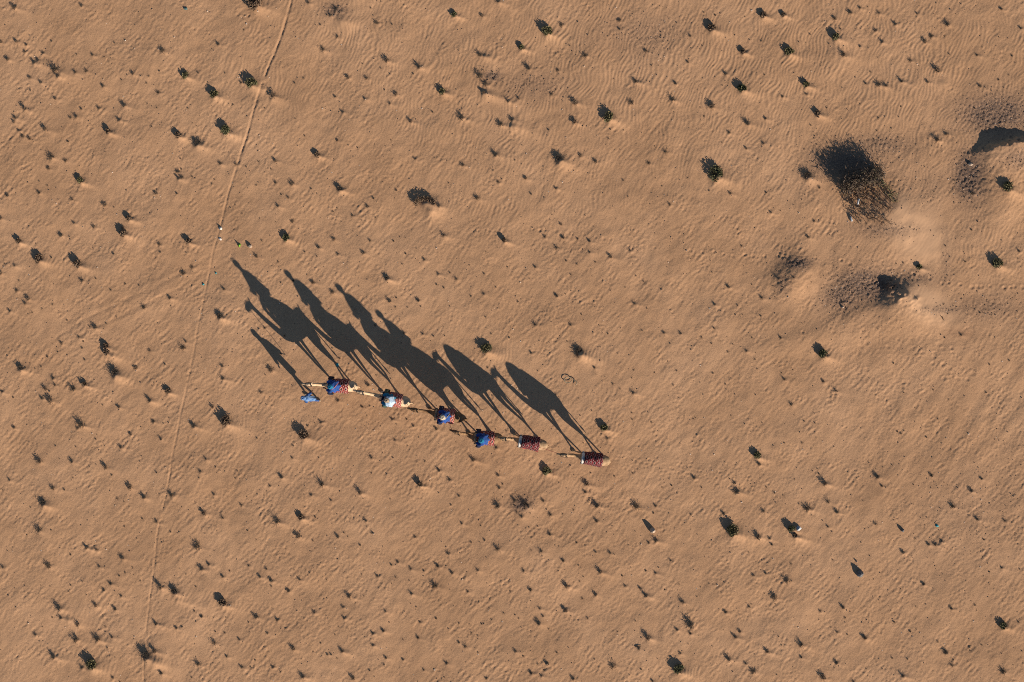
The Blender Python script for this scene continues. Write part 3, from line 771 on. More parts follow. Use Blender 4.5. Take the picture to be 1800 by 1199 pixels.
# ---------------------------------------------------------------- loose stones and debris too many to count
ICO_V = []
_p = (1 + 5 ** .5) / 2
for a, b in ((-1, _p), (1, _p), (-1, -_p), (1, -_p)):
    ICO_V += [(a, b, 0), (0, a, b), (b, 0, a)]
ICO_V = np.array(ICO_V, float)
ICO_V /= np.linalg.norm(ICO_V[0])


def hull_faces(pts):
    import bmesh
    bm = bmesh.new()
    for p in pts:
        bm.verts.new(p)
    r = bmesh.ops.convex_hull(bm, input=bm.verts)
    bm.verts.index_update()
    f = [tuple(v.index for v in fc.verts) for fc in bm.faces]
    bm.free()
    return f


ICO_F = hull_faces(ICO_V)


def pebble_field(name, spots, mat, label):
    V, F = [], []
    b = 0
    for (x, y, r) in spots:
        s = np.array([random.uniform(.7, 1.4), random.uniform(.7, 1.3), random.uniform(.5, 1.0)]) * r
        a = random.uniform(0, 6.28)
        p = ICO_V * s * rng.uniform(.8, 1.2, (12, 1))
        c, sn = math.cos(a), math.sin(a)
        q = np.stack([p[:, 0] * c - p[:, 1] * sn + x, p[:, 0] * sn + p[:, 1] * c + y, p[:, 2] + gz(x, y) + r * .25], -1)
        V += q.tolist()
        F += [tuple(i + b for i in f) for f in ICO_F]
        b += 12
    return tag(link_mesh(name, V, F, mat, None, False), label, None, None, 'stuff')


spots, pale = [], []
for k in range(5200):
    x, y = random.uniform(-29, 29), random.uniform(-20, 20)
    (pale if random.random() < .16 else spots).append((x, y, random.choice((.009, .011, .014, .017, .021, .027)) * random.uniform(.8, 1.3)))
for (gx_, gy_, rx_, ry_, a_) in GRAVEL:
    for k in range(int(rx_ * ry_ * a_ * .22)):
        x, y = P(random.gauss(gx_, rx_ * .62), random.gauss(gy_, ry_ * .62))
        (pale if random.random() < .06 else spots).append((x, y, random.choice((.010, .012, .015, .022)) * random.uniform(.8, 1.4)))
for k in range(45):
    x, y = P(random.gauss(1564, 11), random.gauss(504, 6))
    spots.append((x, y, random.uniform(.02, .05)))
pebble_field('gravel', spots, M['pebble'], 'small dark stones and dung strewn over the sand')
pebble_field('pale_gravel', pale, M['pale_pebble'], 'small pale stones strewn over the sand')

# ---------------------------------------------------------------- plants
ITEMS = []                                    # (short name, px, py) landmarks for the tuft labels


def blade(V, F, a, b, w):
    """thin three-sided spike"""
    a, b = np.array(a), np.array(b)
    t = b - a
    s = np.cross(t, (0.3, 0.2, 1.0))
    s = s / (np.linalg.norm(s) + 1e-9) * w
    s2 = np.cross(t, s)
    s2 = s2 / (np.linalg.norm(s2) + 1e-9) * w
    i = len(V)
    V += [tuple(a + s), tuple(a - .5 * s + .86 * s2), tuple(a - .5 * s - .86 * s2), tuple(b)]
    F += [(i, i + 1, i + 3), (i + 1, i + 2, i + 3), (i + 2, i, i + 3)]


def dry_geometry(r, h, n, wk=1.0):
    V, F = [], []
    for k in range(n):
        az = random.uniform(0, 2 * math.pi)
        el = random.uniform(.25, 1.45)
        L = random.uniform(.6, 1.08)
        base = (random.gauss(0, r * .22), random.gauss(0, r * .22), -.03 * h)
        tip = (base[0] + r * L * math.cos(el) * math.cos(az), base[1] + r * L * math.cos(el) * math.sin(az), h * L * math.sin(el))
        blade(V, F, base, tip, (random.uniform(.004, .009) + .010 * h) * wk)
        for m in range(2):
            f = random.uniform(.35, .85)
            p = [base[i] + (tip[i] - base[i]) * f for i in range(3)]
            q = (p[0] + random.gauss(0, r * .22), p[1] + random.gauss(0, r * .22), max(p[2] + random.uniform(-.05, .3) * h, .01))
            blade(V, F, p, q, (random.uniform(.003, .007) + .008 * h) * wk)
    return V, F


def leaf_geometry(r, h, n, lobes, size=0.030):
    V, F = [], []
    for k in range(n):
        lx, ly, lr, lh = random.choice(lobes)
        a = random.uniform(0, 2 * math.pi)
        q = random.random() ** .5
        zz = random.random()
        rad = lr * q * math.sqrt(max(1 - (zz * .90) ** 4, 0)) * (.80 + .35 * zz) * random.uniform(.85, 1.15)
        c = np.array((lx + rad * math.cos(a), ly + rad * math.sin(a), lh * (zz * .95 + .05) * random.uniform(.85, 1.08)))
        s = size * random.uniform(.6, 1.5)
        d1 = rng.standard_normal(3)
        d1 /= np.linalg.norm(d1)
        d2 = np.cross(d1, rng.standard_normal(3))
        d2 /= np.linalg.norm(d2)
        i = len(V)
        V += [tuple(c - d1 * s), tuple(c + d2 * s * .5), tuple(c + d1 * s), tuple(c - d2 * s * .5)]
        F += [(i, i + 1, i + 2, i + 3)]
    return V, F


def place_bush(x, y, rpx, h, style, label, short, group='bushes scattered over the desert'):
    X, Y = P(x, y)
    r = rpx / PPM
    root = empty('desert_bush' if style != 'dry' else 'dry_shrub', (X, Y, gz(X, Y) - .02))
    tag(root, label, 'bush' if style != 'dry' else 'shrub', group)
    h *= .66 if style == 'dry' else .47
    n = int(60 + 260 * r)
    if style == 'dry':
        V, F = dry_geometry(r * 1.05, h, int(n * .62))
        link_mesh('branches', V, F, M['grey_twig'], root, False)
        V, F = leaf_geometry(r * .6, h * .6, int(60 + 220 * r), [(0, 0, r * .6, h * .55), (-r * .2, r * .25, r * .4, h * .6)], .020)
        link_mesh('foliage', V, F, M['leaf_brown'], root, False)
    else:
        V, F = dry_geometry(r * .95, h * .75, int(n * .30))
        link_mesh('branches', V, F, M['twig'], root, False)
        lobes = [(-.10 * r, .12 * r, r * .80, h)] * 2
        for k in range(random.randint(3, 5)):
            a = random.uniform(0, 6.28)
            rr = random.uniform(.35, .62) * r
            lobes.append((rr * math.cos(a), rr * math.sin(a), r * random.uniform(.28, .48), h * random.uniform(.4, .85)))
        V, F = leaf_geometry(r, h, int(190 + 1500 * r), lobes, .036 + .016 * r)
        link_mesh('foliage', V, F, M[{'green': random.choice(('leaf', 'leaf', 'leaf_dark')), 'brown': 'leaf_brown'}[style]], root, False)
    if short:
        ITEMS.append((short, x, y))
    return root


for row in BUSH:
    if row[0] == 747:                          # brush arched along the top of the sand heap
        X, Y = P(747, 352)
        root = empty('desert_bush', (X, Y, gz(X, Y) - .03))
        tag(root, row[5], 'bush', 'bushes scattered over the desert')
        ITEMS.append((row[6], 745, 358))
        for nm in ('branches', 'foliage'):
            V, F = [], []
            for k in range(9):
                a = math.pi * (0.02 + k / 8.6)
                ox, oy = .47 * math.cos(a), .30 * math.sin(a) - .22
                v, f = dry_geometry(.15, .17, 16) if nm == 'branches' else leaf_geometry(.15, .17, 80, [(0, 0, .16, .18)], .036)
                b = len(V)
                V += [(p[0] + ox, p[1] + oy, p[2]) for p in v]
                F += [tuple(i + b for i in q) for q in f]
            link_mesh(nm, V, F, M['twig' if nm == 'branches' else 'leaf_brown'], root, False)
    else:
        place_bush(*row)


def thorn_bush():
    X, Y = P(1516, 338)
    root = empty('thorn_bush', (X, Y, gz(X, Y) - .05))
    tag(root, 'huge half dead brown thorn bush with deep black shadow, right of centre', 'thorn bush')
    ITEMS.append(('the huge thorn bush', 1516, 335))
    g0 = gz(X, Y) - .05

    def off(px, py):
        a, b = P(px, py)
        return a - X, b - Y
    # dense hedge along the upper left rim, thinning to bare rods lower right
    V, F = [], []

    def root_z(px, py):
        bx, by = off(px, py)
        return bx, by, gz(X + bx, Y + by) - g0
    for k in range(320):
        t = random.random()
        if k < 215:
            px, py, hh, n2 = 1480 + 66 * t, 330 - 24 * t + random.gauss(0, 6), .80, 6
        else:
            px, py, hh, n2 = random.uniform(1482, 1560), random.uniform(330, 388), .36, 5
            if (px - 1482) < (py - 330) * .35 or px > 1552 + (py - 330) * .25:
                continue
        bx, by, bz = root_z(px, py)
        az, L = random.uniform(0, 6.283), random.uniform(.12, .42)
        if k >= 215:
            az, L = random.gauss(R(-50), .8), random.uniform(.25, .6)
        tp = (bx + L * math.cos(az), by + L * math.sin(az), bz + hh * random.uniform(.45, 1.1))
        blade(V, F, (bx, by, bz - .06), tp, random.uniform(.014, .024))
        for m in range(n2):
            f = random.uniform(.3, .98)
            p = (bx + (tp[0] - bx) * f, by + (tp[1] - by) * f, bz + (tp[2] - bz) * f)
            q = (p[0] + random.gauss(0, .13), p[1] + random.gauss(0, .13), max(p[2] + random.uniform(-.08, .16), bz + .01))
            blade(V, F, p, q, random.uniform(.009, .015))
    for k in range(70):                          # long whips that throw the ragged shadow edge
        px, py = random.uniform(1478, 1545), random.uniform(300, 330)
        bx, by, bz = root_z(px, py)
        blade(V, F, (bx, by, bz - .05), (bx + random.gauss(-.1, .22), by + random.gauss(.1, .2), bz + random.uniform(.75, 1.15)), .012)
    link_mesh('branches', V, F, M['thorn'], root, False)
    for nm, mt, cnt in (('foliage', 'thorn_leaf', 3100), ('green_shoots', 'leaf', 420)):
        V, F = [], []
        for k in range(cnt):
            t = random.random()
            px, py = 1480 + 66 * t + random.gauss(0, 4), 331 - 25 * t + random.gauss(0, 7)
            top = .80
            if k % 14 == 0:
                px, py, top = random.gauss(1510, 20), random.gauss(348, 16), .28
                if not (1474 + (py - 320) * .3 < px < 1572 and py < 396):
                    continue
            if nm == 'green_shoots' and k % 2:
                px, py, top = 1545 + random.gauss(0, 5) + 26 * t, 312 + 44 * t, .35
            bx, by, bz = root_z(px, py)
            s_ = random.uniform(.035, .080)
            d1 = rng.standard_normal(3)
            d1 /= np.linalg.norm(d1)
            d2 = np.cross(d1, rng.standard_normal(3))
            d2 /= np.linalg.norm(d2)
            c = np.array((bx, by, bz + random.random() ** 1.25 * top))
            i = len(V)
            V += [tuple(c - d1 * s_), tuple(c + d2 * s_ * .4), tuple(c + d1 * s_), tuple(c - d2 * s_ * .4)]
            F += [(i, i + 1, i + 2, i + 3)]
        link_mesh(nm, V, F, M[mt], root, False)['kind'] = 'stuff'


thorn_bush()

# ---------------------------------------------------------------- stones
def boulder(name, px, py, rx, ry, h, mat, label, seed, cat='rock'):
    r_ = np.random.default_rng(seed)
    X, Y = P(px, py)
    pts = []
    for k in range(46):
        d_ = r_.standard_normal(3)
        d_ /= np.linalg.norm(d_)
        k_ = r_.uniform(.86, 1.05)
        pts.append((d_[0] * rx * k_, d_[1] * ry * k_, h * (.18 + .82 * d_[2] * k_) if d_[2] > 0 else h * .18 + d_[2] * .1))
    f = hull_faces(pts)
    o = link_mesh(name, pts, f, mat, None, False)
    o.location = (X, Y, gz(X, Y) - .02)
    return tag(o, label, cat)


boulder('boulder', 1511, 1008, .20, .22, .30, M['stone'], 'dark grey boulder with a long black shadow, lower right', 3)
o = boulder('boulder', 1147, 932, .17, .16, .34, M['pale_stone'], 'pale rock with dark cracked top and pointed shadow, below the last camel', 5)
boulder('boulder', 1586, 932, .10, .10, .19, M['stone'], 'small grey stone with a thin shadow, right of the dark boulder', 8)
boulder('boulder', 1505.5, 987, .055, .05, .15, M['pale_stone'], 'small white stone just up and left of the dark boulder', 9)
boulder('boulder', 1706, 289, .15, .10, .16, M['pale_stone'], 'low stone on dark gravel left of the green bush at the right edge', 10)
boulder('boulder', 440, 433, .11, .10, .16, M['pale_stone'], 'pale stone with two shadow lobes right of the green scrap', 11)
boulder('boulder', 1384, 522, .05, .05, .08, M['pale_stone'], 'tiny white stone at the left foot of the bare dune', 12)
boulder('boulder', 1481, 540, .08, .06, .12, M['pale_stone'], 'pair-sized white stone on gravel left of the red scarp', 13)
boulder('boulder', 657, 938, .05, .05, .12, M['pale_stone'], 'small pale stone alone in the sand below the caravan, left', 14)
boulder('boulder', 961, 1167, .05, .05, .12, M['pale_stone'], 'small pale stone near the bottom edge at the middle', 15)
ITEMS += [('the dark boulder', 1511, 1008), ('the pale cracked rock', 1147, 932), ('the small grey stone', 1586, 932)]

# ---------------------------------------------------------------- dropped things
def rag(name, px, py, r, mat, label, cat, h=.05):
    X, Y = P(px, py)
    V, F = [(0, 0, h)], []
    n = 9
    for ring in (1, 2):
        for k in range(n):
            a = 6.283 * k / n
            q = r * ring / 2 * random.uniform(.7, 1.25)
            V.append((q * math.cos(a) * 1.3, q * math.sin(a), h * random.uniform(.1, 1.0) if ring == 1 else random.uniform(.0, .3) * h))
    for k in range(n):
        k2 = (k + 1) % n
        F += [(0, 1 + k, 1 + k2), (1 + k, 1 + n + k, 1 + n + k2, 1 + k2)]
    o = link_mesh(name, V, F, mat, None, True)
    so = o.modifiers.new('thickness', 'SOLIDIFY')
    so.thickness = .006
    o.location = (X, Y, gz(X, Y) + .006)
    o.rotation_euler = (0, 0, random.uniform(0, 6))
    return tag(o, label, cat)


rag('plastic_scrap', 421, 431, .075, M['green'], 'bright green crumpled plastic scrap right of the wheel track', 'litter', .14)
ITEMS.append(('the green plastic scrap', 421, 431))
rag('plastic_scrap', 593, 642, .08, M['turquoise'], 'turquoise plastic scrap beside the leg shadows of the first camel', 'litter', .06)
rag('plastic_scrap', 357, 500, .055, M['turquoise'], 'tiny turquoise scrap on the left rim of the wheel track', 'litter', .04)
rag('plastic_scrap', 379, 480, .05, M['turquoise'], 'tiny turquoise scrap just right of the wheel track', 'litter', .04)
rag('plastic_scrap', 326, 15, .10, M['dull_teal'], 'dull turquoise rag near the top edge, left of the wheel track', 'litter', .05)
rag('plastic_scrap', 1647, 924, .08, M['turquoise'], 'turquoise scrap lying right of the small grey stone', 'litter', .05)
rag('plastic_bag', 388, 401, .085, M['white'], 'crumpled white bag lying on the wheel track above the green scrap', 'litter', .12)
rag('plastic_bag', 387, 420, .07, M['white'], 'flattened white bag beside the track, lower one above the green scrap', 'litter', .05)
rag('plastic_bag', 1403, 929, .13, M['metal'], 'shiny grey bag caught at the right of a dark green bush', 'litter', .12)


def tin(px, py, z, label, rz):
    X, Y = P(px, py)
    root = empty('crushed_can', (X, Y, gz(X, Y) + z), rz)
    tag(root, label, 'can')
    b = MB()
    b.tube([(-.14, 0, .05), (-.13, 0, .05), (0, .004, .045), (.13, 0, .05), (.14, 0, .05)], [.04, .055, .048, .055, .04], 12)
    b.build('can_body', M['metal'], root)
    b = MB()
    b.tube([(.14, 0, .05), (.165, 0, .05)], [.03, .026], 10)
    b.build('lid', M['turquoise'], root)


tin(1496, 385, 0, 'pale crushed can lying at the lower left edge of the thorn bush', R(110))
tin(1505, 356, .28, 'pale crushed can caught inside the thorn bush', R(80))


def loop_strip():
    X, Y = P(1003, 671)
    pts = []
    for k in range(26):
        t = k / 25
        if t < .62:
            a = R(300) - t / .62 * R(330)
            pts.append((-.14 + .20 * math.cos(a + .8), .10 + .16 * math.sin(a + .8), .05 + .04 * math.sin(5 * t)))
        else:
            s = (t - .62) / .38
            x0, y0, z0 = pts[int(.62 * 25)]
            pts.append((x0 + .30 * math.sin(s * 2.4), y0 - .36 * s, .05 + .03 * math.sin(s * 3)))
    b = MB()
    b.tube(pts, [(.014, .024)] * len(pts), 6, (0, 0, 1))
    o = b.build('tyre_strip', M['wire'], None)
    o.location = (X, Y, gz(X, Y))
    tag(o, 'pale twisted strip of rubber looped like a six, above the last camel', 'litter')
    ITEMS.append(('the pale twisted strip', 1003, 671))


loop_strip()


def stick(px, py, L, ang, label):
    X, Y = P(px, py)
    b = MB()
    b.tube([(-L / 2, 0, .02), (-L * .1, .02, .035), (L * .3, -.015, .03), (L / 2, .01, .02)], [.018, .016, .013, .008], 6)
    b.tube([(L * .1, 0, .03), (L * .28, .07, .05)], [.010, .005], 5)
    o = b.build('stick', M['twig'])
    o.location = (X, Y, gz(X, Y))
    o.rotation_euler = (0, 0, R(ang))
    tag(o, label, 'stick')


stick(1656, 560, .30, -52, 'short dark stick lying on the smooth dune right of the red scarp')
stick(1122, 1136, .36, 8, 'straight dark stick lying near the bottom, left of the bottom edge bush')
ITEMS += [('the red earth scarp', 1570, 508), ('the shaded dune hollow', 1755, 240), ('the bare low dune', 1405, 495)]

# ---------------------------------------------------------------- camels, riders, leader
COATS = {
    'cream': noisy('cream_camel_coat', (0.42, 0.29, 0.18), (0.58, 0.43, 0.28), 5, 0.95, .008, 45),
    'brown': noisy('brown_camel_coat', (0.15, 0.085, 0.045), (0.27, 0.165, 0.088), 5, 0.95, .008, 45),
    'tan': noisy('tan_camel_coat', (0.25, 0.16, 0.09), (0.40, 0.265, 0.155), 5, 0.95, .008, 45),
    'dark': noisy('dark_camel_coat', (0.11, 0.060, 0.032), (0.21, 0.125, 0.065), 5, 0.95, .008, 45),
}
ORD = ['first', 'second', 'third', 'fourth', 'fifth', 'last']


class Camel:
    pass


def make_camel(idx, px, py, head_deg, feet, neck, yaw, coat, label):
    """feet: forward offsets of front-right, front-left, hind-right, hind-left"""
    c = Camel()
    X, Y = P(px, py)
    c.loc = Vector((X, Y, gz(X, Y)))
    c.rz = R(180 - head_deg)
    c.m = Matrix.Translation(c.loc) @ Matrix.Rotation(c.rz, 4, 'Z')
    b = MB()
    b.tube([(-.84, 0, 1.40), (-.80, 0, 1.42), (-.70, 0, 1.45), (-.50, 0, 1.53), (-.25, 0, 1.55), (0, 0, 1.53), (.25, 0, 1.48), (.50, 0, 1.41), (.66, 0, 1.36), (.76, 0, 1.33), (.80, 0, 1.32)],
           [(.07, .08), (.19, .19), (.255, .26), (.27, .27), (.29, .29), (.31, .32), (.30, .34), (.26, .31), (.18, .23), (.10, .14), (.04, .06)], 16)
    b.ball((-.06, 0, 1.80), (.40, .21, .27), 16, 10)

    def nk(x, z, y=0.0):
        t = max(0, x - .6)
        s = min(1, t / .35)
        L = t * neck
        return (.6 + L * math.cos(R(yaw) * s) if x > .6 else x, y + L * math.sin(R(yaw) * s) if x > .6 else y, z)
    wob = random.uniform(-.02, .02)
    b.tube([nk(.52, 1.38), nk(.70, 1.29), nk(.88, 1.21, wob), nk(1.08, 1.24, -wob), nk(1.26, 1.42), nk(1.40, 1.66), nk(1.48, 1.86)],
           [(.16, .23), (.13, .20), (.108, .175), (.092, .152), (.084, .132), (.080, .118), (.080, .105)], 12)
    b.tube([nk(1.38, 1.93), nk(1.46, 1.96), nk(1.58, 1.96), nk(1.72, 1.92), nk(1.84, 1.87), nk(1.93, 1.83), nk(1.97, 1.815)],
           [(.04, .05), (.085, .095), (.092, .105), (.070, .085), (.056, .070), (.052, .060), (.025, .03)], 12)
    for s in (-1, 1):
        b.tube([nk(1.43, 2.03, s * .06), nk(1.40, 2.08, s * .10), nk(1.38, 2.11, s * .125)], [.035, .03, .012], 8)
        b.ball(nk(1.57, 2.01, s * .075), (.03, .022, .022), 8, 6)
    for k, (front, s, dx) in enumerate(((1, -1, feet[0]), (1, 1, feet[1]), (0, -1, feet[2]), (0, 1, feet[3]))):
        y = s * .17
        if front:
            x0 = .50
            pts = [(x0 - .02, y * .9, 1.36), (x0, y, 1.10), (x0 + dx * .15, y, .98), (x0 + .03 + dx * .48, y * .9, .56), (x0 + dx * .74, y * .85, .34), (x0 + dx * .98 - .01, y * .85, .10)]
            rr = [(.11, .17), (.085, .115), (.066, .078), (.050, .055), (.036, .040), (.042, .046)]
        else:
            x0 = -.60
            pts = [(x0 + .05, y * .9, 1.42), (x0 + .10 + dx * .05, y, 1.12), (x0 + .10 + dx * .25, y, .96), (x0 - .06 + dx * .5, y * .9, .60), (x0 - .02 + dx * .76, y * .85, .34), (x0 + dx * .98, y * .85, .10)]
            rr = [(.14, .20), (.105, .145), (.075, .095), (.046, .055), (.034, .038), (.042, .046)]
        b.tube(pts, rr, 12)
        fx = x0 + dx
        b.tube([(fx - .09, y * .85, .055), (fx - .05, y * .85, .05), (fx + .04, y * .85, .05), (fx + .12, y * .85, .038), (fx + .14, y * .85, .03)],
               [(.03, .03), (.082, .052), (.092, .052), (.07, .038), (.03, .02)], 12)
    b.tube([(-.80, 0, 1.50), (-.88, .0, 1.44), (-.92, .03, 1.22), (-.93, .04, 1.0), (-.93, .05, .85)], [.045, .035, .026, .03, .012], 8)
    body = fuse(b, 'camel', COATS[coat], None, .021, 2)
    body.location = c.loc
    body.rotation_euler = (0, 0, c.rz)
    tag(body, label, 'camel', 'camels walking in a caravan')
    c.obj = body
    for s in (-1, 1):
        e = MB()
        e.ball(nk(1.585, 2.005, s * .093), (.020, .012, .016), 8, 6)
        e.build('eye', M['eye'], body)
    h = MB()
    ring = []

    def circ(x, z, ry, rz_, n=14):
        return [nk(x, z + rz_ * math.sin(6.283 * k / n), ry * math.cos(6.283 * k / n)) for k in range(n + 1)]
    for pts in (circ(1.76, 1.905, .068, .085), circ(1.47, 1.955, .092, .104)):
        h.tube(pts, [.012] * len(pts), 6, (1, 0, 0))
    for s in (-1, 1):
        h.tube([nk(1.76, 1.92, s * .072), nk(1.60, 1.95, s * .098), nk(1.47, 1.96, s * .095)], [.011] * 3, 6)
    h.build('halter', M['dark'], body)
    t = MB()
    t.tube([(-.93, .045, .92), (-.94, .05, .82), (-.94, .05, .70)], [.022, .04, .01], 8)
    t.build('tail_tuft', M['dark'], body)
    c.muzzle = c.m @ Vector(nk(1.76, 1.83))
    c.rear = c.m @ Vector((-.45, .12, 1.80))
    c.nk = nk
    ITEMS.append(('the %s camel' % ORD[idx], px, py))
    return c


ZT_LOAD = [(.50, 2.24), (.34, 2.31), (.14, 2.27), (.04, 2.15), (-.10, 2.16), (-.28, 2.02), (-.44, 1.88)]
ZT = [(.50, 2.16), (.34, 2.22), (.10, 2.20), (-.10, 2.14), (-.28, 2.03), (-.44, 1.90)]


def make_blanket(c, mat, label, x0, x1, drop, fringe, trim):
    zb = 1.50
    NXs, NT = 24, 30
    V, UV = [], []
    for i in range(NXs + 1):
        t = i / NXs
        x = x0 + (x1 - x0) * t
        zt_ = ZT_LOAD if c in CAMELS[4:] else ZT
        z1 = np.interp(-x, [-q[0] for q in zt_], [q[1] for q in zt_])
        W = .345 if zt_ is ZT else .305 + .04 * t
        for j in range(NT + 1):
            a = math.pi * j / NT
            cs, sn = math.cos(a), math.sin(a)
            y = W * cs * (1.0 + .03 * math.sin(9 * t + j))
            z = (zb - drop) + (z1 - zb + drop) * (1 - abs(cs) ** (1.5 + .8 * t if zt_ is ZT else 2.2)) + .012 * math.sin(13 * t + 2.1 * j) * (1 - sn * .5)
            V.append((x + .012 * math.sin(j * 1.3), y, z))
            UV.append((t, j / NT))
    F = []
    n = NT + 1
    for i in range(NXs):
        for j in range(NT):
            F.append((i * n + j, (i + 1) * n + j, (i + 1) * n + j + 1, i * n + j + 1))
    V = [(x, y, z - 1.4) for x, y, z in V]
    o = link_mesh('saddle_blanket', V, F, mat)
    ul = o.data.uv_layers.new(name='UVMap')
    vi = np.zeros(len(o.data.loops), np.int32)
    o.data.loops.foreach_get('vertex_index', vi)
    ul.data.foreach_set('uv', np.array(UV, np.float32)[vi].ravel())
    so = o.modifiers.new('thickness', 'SOLIDIFY')
    so.thickness = .03
    so.offset = 1
    o.location = c.m @ Vector((0, 0, 1.4))
    o.rotation_euler = (0, 0, c.rz)
    tag(o, label, 'saddle blanket', 'woven blankets on the camels')
    for s in ((0, 1) if trim else ()):
        b = MB()
        js = 0 if s == 0 else NT
        pts = [(V[i * n + js][0], V[i * n + js][1] * 1.03, V[i * n + js][2] - .01) for i in range(NXs + 1)]
        b.tube(pts, [(.022, .03)] * len(pts), 6, (0, 0, 1))
        b.build('trim', M['trim'], o)
    b = MB()
    for i in range(0, NXs + 1, 2):
        for js in (0, NT):
            p = V[i * n + js]
            b.tube([(p[0], p[1] * 1.02, p[2] - .01), (p[0] + random.uniform(-.01, .01), p[1] * 1.07, p[2] - .06 - .03 * random.random())], [.012, .006], 5)
    b.build('fringe', fringe, o)['kind'] = 'stuff'
    return o


def make_cushion(c, mat, label, x=.58, w=.085, top=2.06):
    pts = []
    for j in range(19):
        a = math.pi * (j / 18)
        cs, sn = math.cos(a), math.sin(a)
        pts.append((x - .02 * sn, .285 * cs, 1.62 + (top - 1.62) * (1 - abs(cs) ** 1.6) - 1.5))
    b = MB()
    b.tube(pts, [(w * (.7 + .4 * math.sin(math.pi * j / 18)) + .008 * math.sin(j * 2), .07) for j in range(19)], 12, (1, 0, 0))
    o = b.build('saddle_cushion', mat)
    o.location = c.m @ Vector((0, 0, 1.5))
    o.rotation_euler = (0, 0, c.rz)
    tag(o, label, 'cushion', 'padded rolls at the front of the saddles')
    for s in (3, 15):
        q = MB()
        p = pts[s]
        q.tube([(p[0] - w * 1.15, p[1] * 1.08, p[2] + .03), (p[0], p[1] * 1.2, p[2] + .06), (p[0] + w * 1.15, p[1] * 1.08, p[2] + .03)], [(.03, .012)] * 3, 6)
        q.build('strap', M['dark'], o)
    return o


def add_hand(b, wrist, d, side):
    """palm, four unequal bent fingers and a thumb; d = pointing direction"""
    d = Vector(d).normalized()
    up = Vector((0, 0, 1))
    s = d.cross(up).normalized()
    w = Vector(wrist)
    pc = w + d * .075
    b.tube([w - d * .02, w + d * .03, w + d * .085], [(.022, .028), (.016, .040), (.014, .040)], 8, up.cross(s).normalized())
    for k, L in enumerate((.068, .078, .073, .058)):
        o = (k - 1.5) * .0225
        r0 = w + d * .075 + s * o
        r1 = r0 + d * L * .55 - up * .012
        r2 = r1 + d * L * .3 - up * L * .42
        b.tube([r0, r1, r2], [.0095, .009, .008], 7)
    t0 = w + d * .03 + s * side * .035
    t1 = t0 + d * .035 + s * side * .028 - up * .01
    t2 = t1 + d * .03 - up * .02 + s * side * .002
    b.tube([t0, t1, t2], [.012, .011, .009], 7)


def add_head(b, c, f=(1, 0, 0)):
    x, y, z = c
    b.ball((x, y, z + .02), (.098, .078, .105), 14, 10)
    b.tube([(x - .01, y, z - .02), (x + .04, y, z - .065), (x + .065, y, z - .105)], [(.075, .07), (.062, .055), (.03, .022)], 10)
    b.tube([(x + .085, y, z + .01), (x + .118, y, z - .025), (x + .095, y, z - .04)], [.012, .017, .014], 8)
    for s in (-1, 1):
        b.ball((x, y + s * .08, z - .005), (.025, .012, .034), 8, 6)


def face_parts(root, c):
    x, y, z = c
    for s in (-1, 1):
        e = MB()
        e.ball((x + .086, y + s * .032, z + .01), (.012, .015, .010), 8, 6)
        e.build('eye', M['eye'], root)
    e = MB()
    e.tube([(x + .082, y - .026, z - .064), (x + .094, y, z - .064), (x + .082, y + .026, z - .064)], [.006, .009, .006], 6)
    e.build('mouth', M['lip'], root)


def ring_cloth(rings, folds, n=40, seed=0.0):
    """draped cloth: rings of (cx, cy, cz, rx, ry, fold) top to bottom"""
    V, F = [], []
    for i, (x, y, z, rx, ry, fo) in enumerate(rings):
        for k in range(n):
            a = 6.283 * k / n
            q = 1 + 1.5 * fo * (math.sin(folds * a + seed) + .5 * math.sin((folds * 2 + 1) * a + seed * 2 + .4 * i))
            V.append((x + rx * q * math.cos(a), y + ry * q * math.sin(a), z + .25 * fo * rx * math.sin((folds - 2) * a + seed)))
    for i in range(len(rings) - 1):
        for k in range(n):
            k2 = (k + 1) % n
            F.append((i * n + k, (i + 1) * n + k, (i + 1) * n + k2, i * n + k2))
    return V, F


def cloth(name, rings, folds, mat, parent, seed=0.0, off=(0, 0, 0)):
    V, F = ring_cloth(rings, folds, seed=seed)
    V = [(x - off[0], y - off[1], z - off[2]) for x, y, z in V]
    o = link_mesh(name, V, F, mat, parent)
    so = o.modifiers.new('thickness', 'SOLIDIFY')
    so.thickness = .012
    return o


def turban(parent, c, mat, wide=1.0, off=(0, 0, 0), tail=True):
    x, y, z = c
    b = MB()
    b.ball((x - .005, y, z + .075), (.112 * wide, .100 * wide, .085), 16, 10)
    for k, (tilt, rr, zz) in enumerate(((.10, .108, .035), (-.14, .112, .062), (.22, .100, .090), (-.05, .085, .118), (.12, .058, .142))):
        pts = []
        for q in range(21):
            a = 6.283 * q / 20 + k
            pts.append((x - .005 + rr * wide * math.cos(a), y + rr * .9 * wide * math.sin(a), z + zz + tilt * rr * math.cos(a + k)))
        b.tube(pts, [(.030, .026)] * 21, 8, (0, 0, 1))
    if tail:
        b.tube([(x - .09, y + .03, z + .05), (x - .135, y + .05, z - .06), (x - .15, y + .06, z - .20), (x - .17, y + .05, z - .34)], [(.04, .02), (.055, .014), (.06, .012), (.045, .008)], 8)
    return b.shift(off).build('turban', mat, parent)


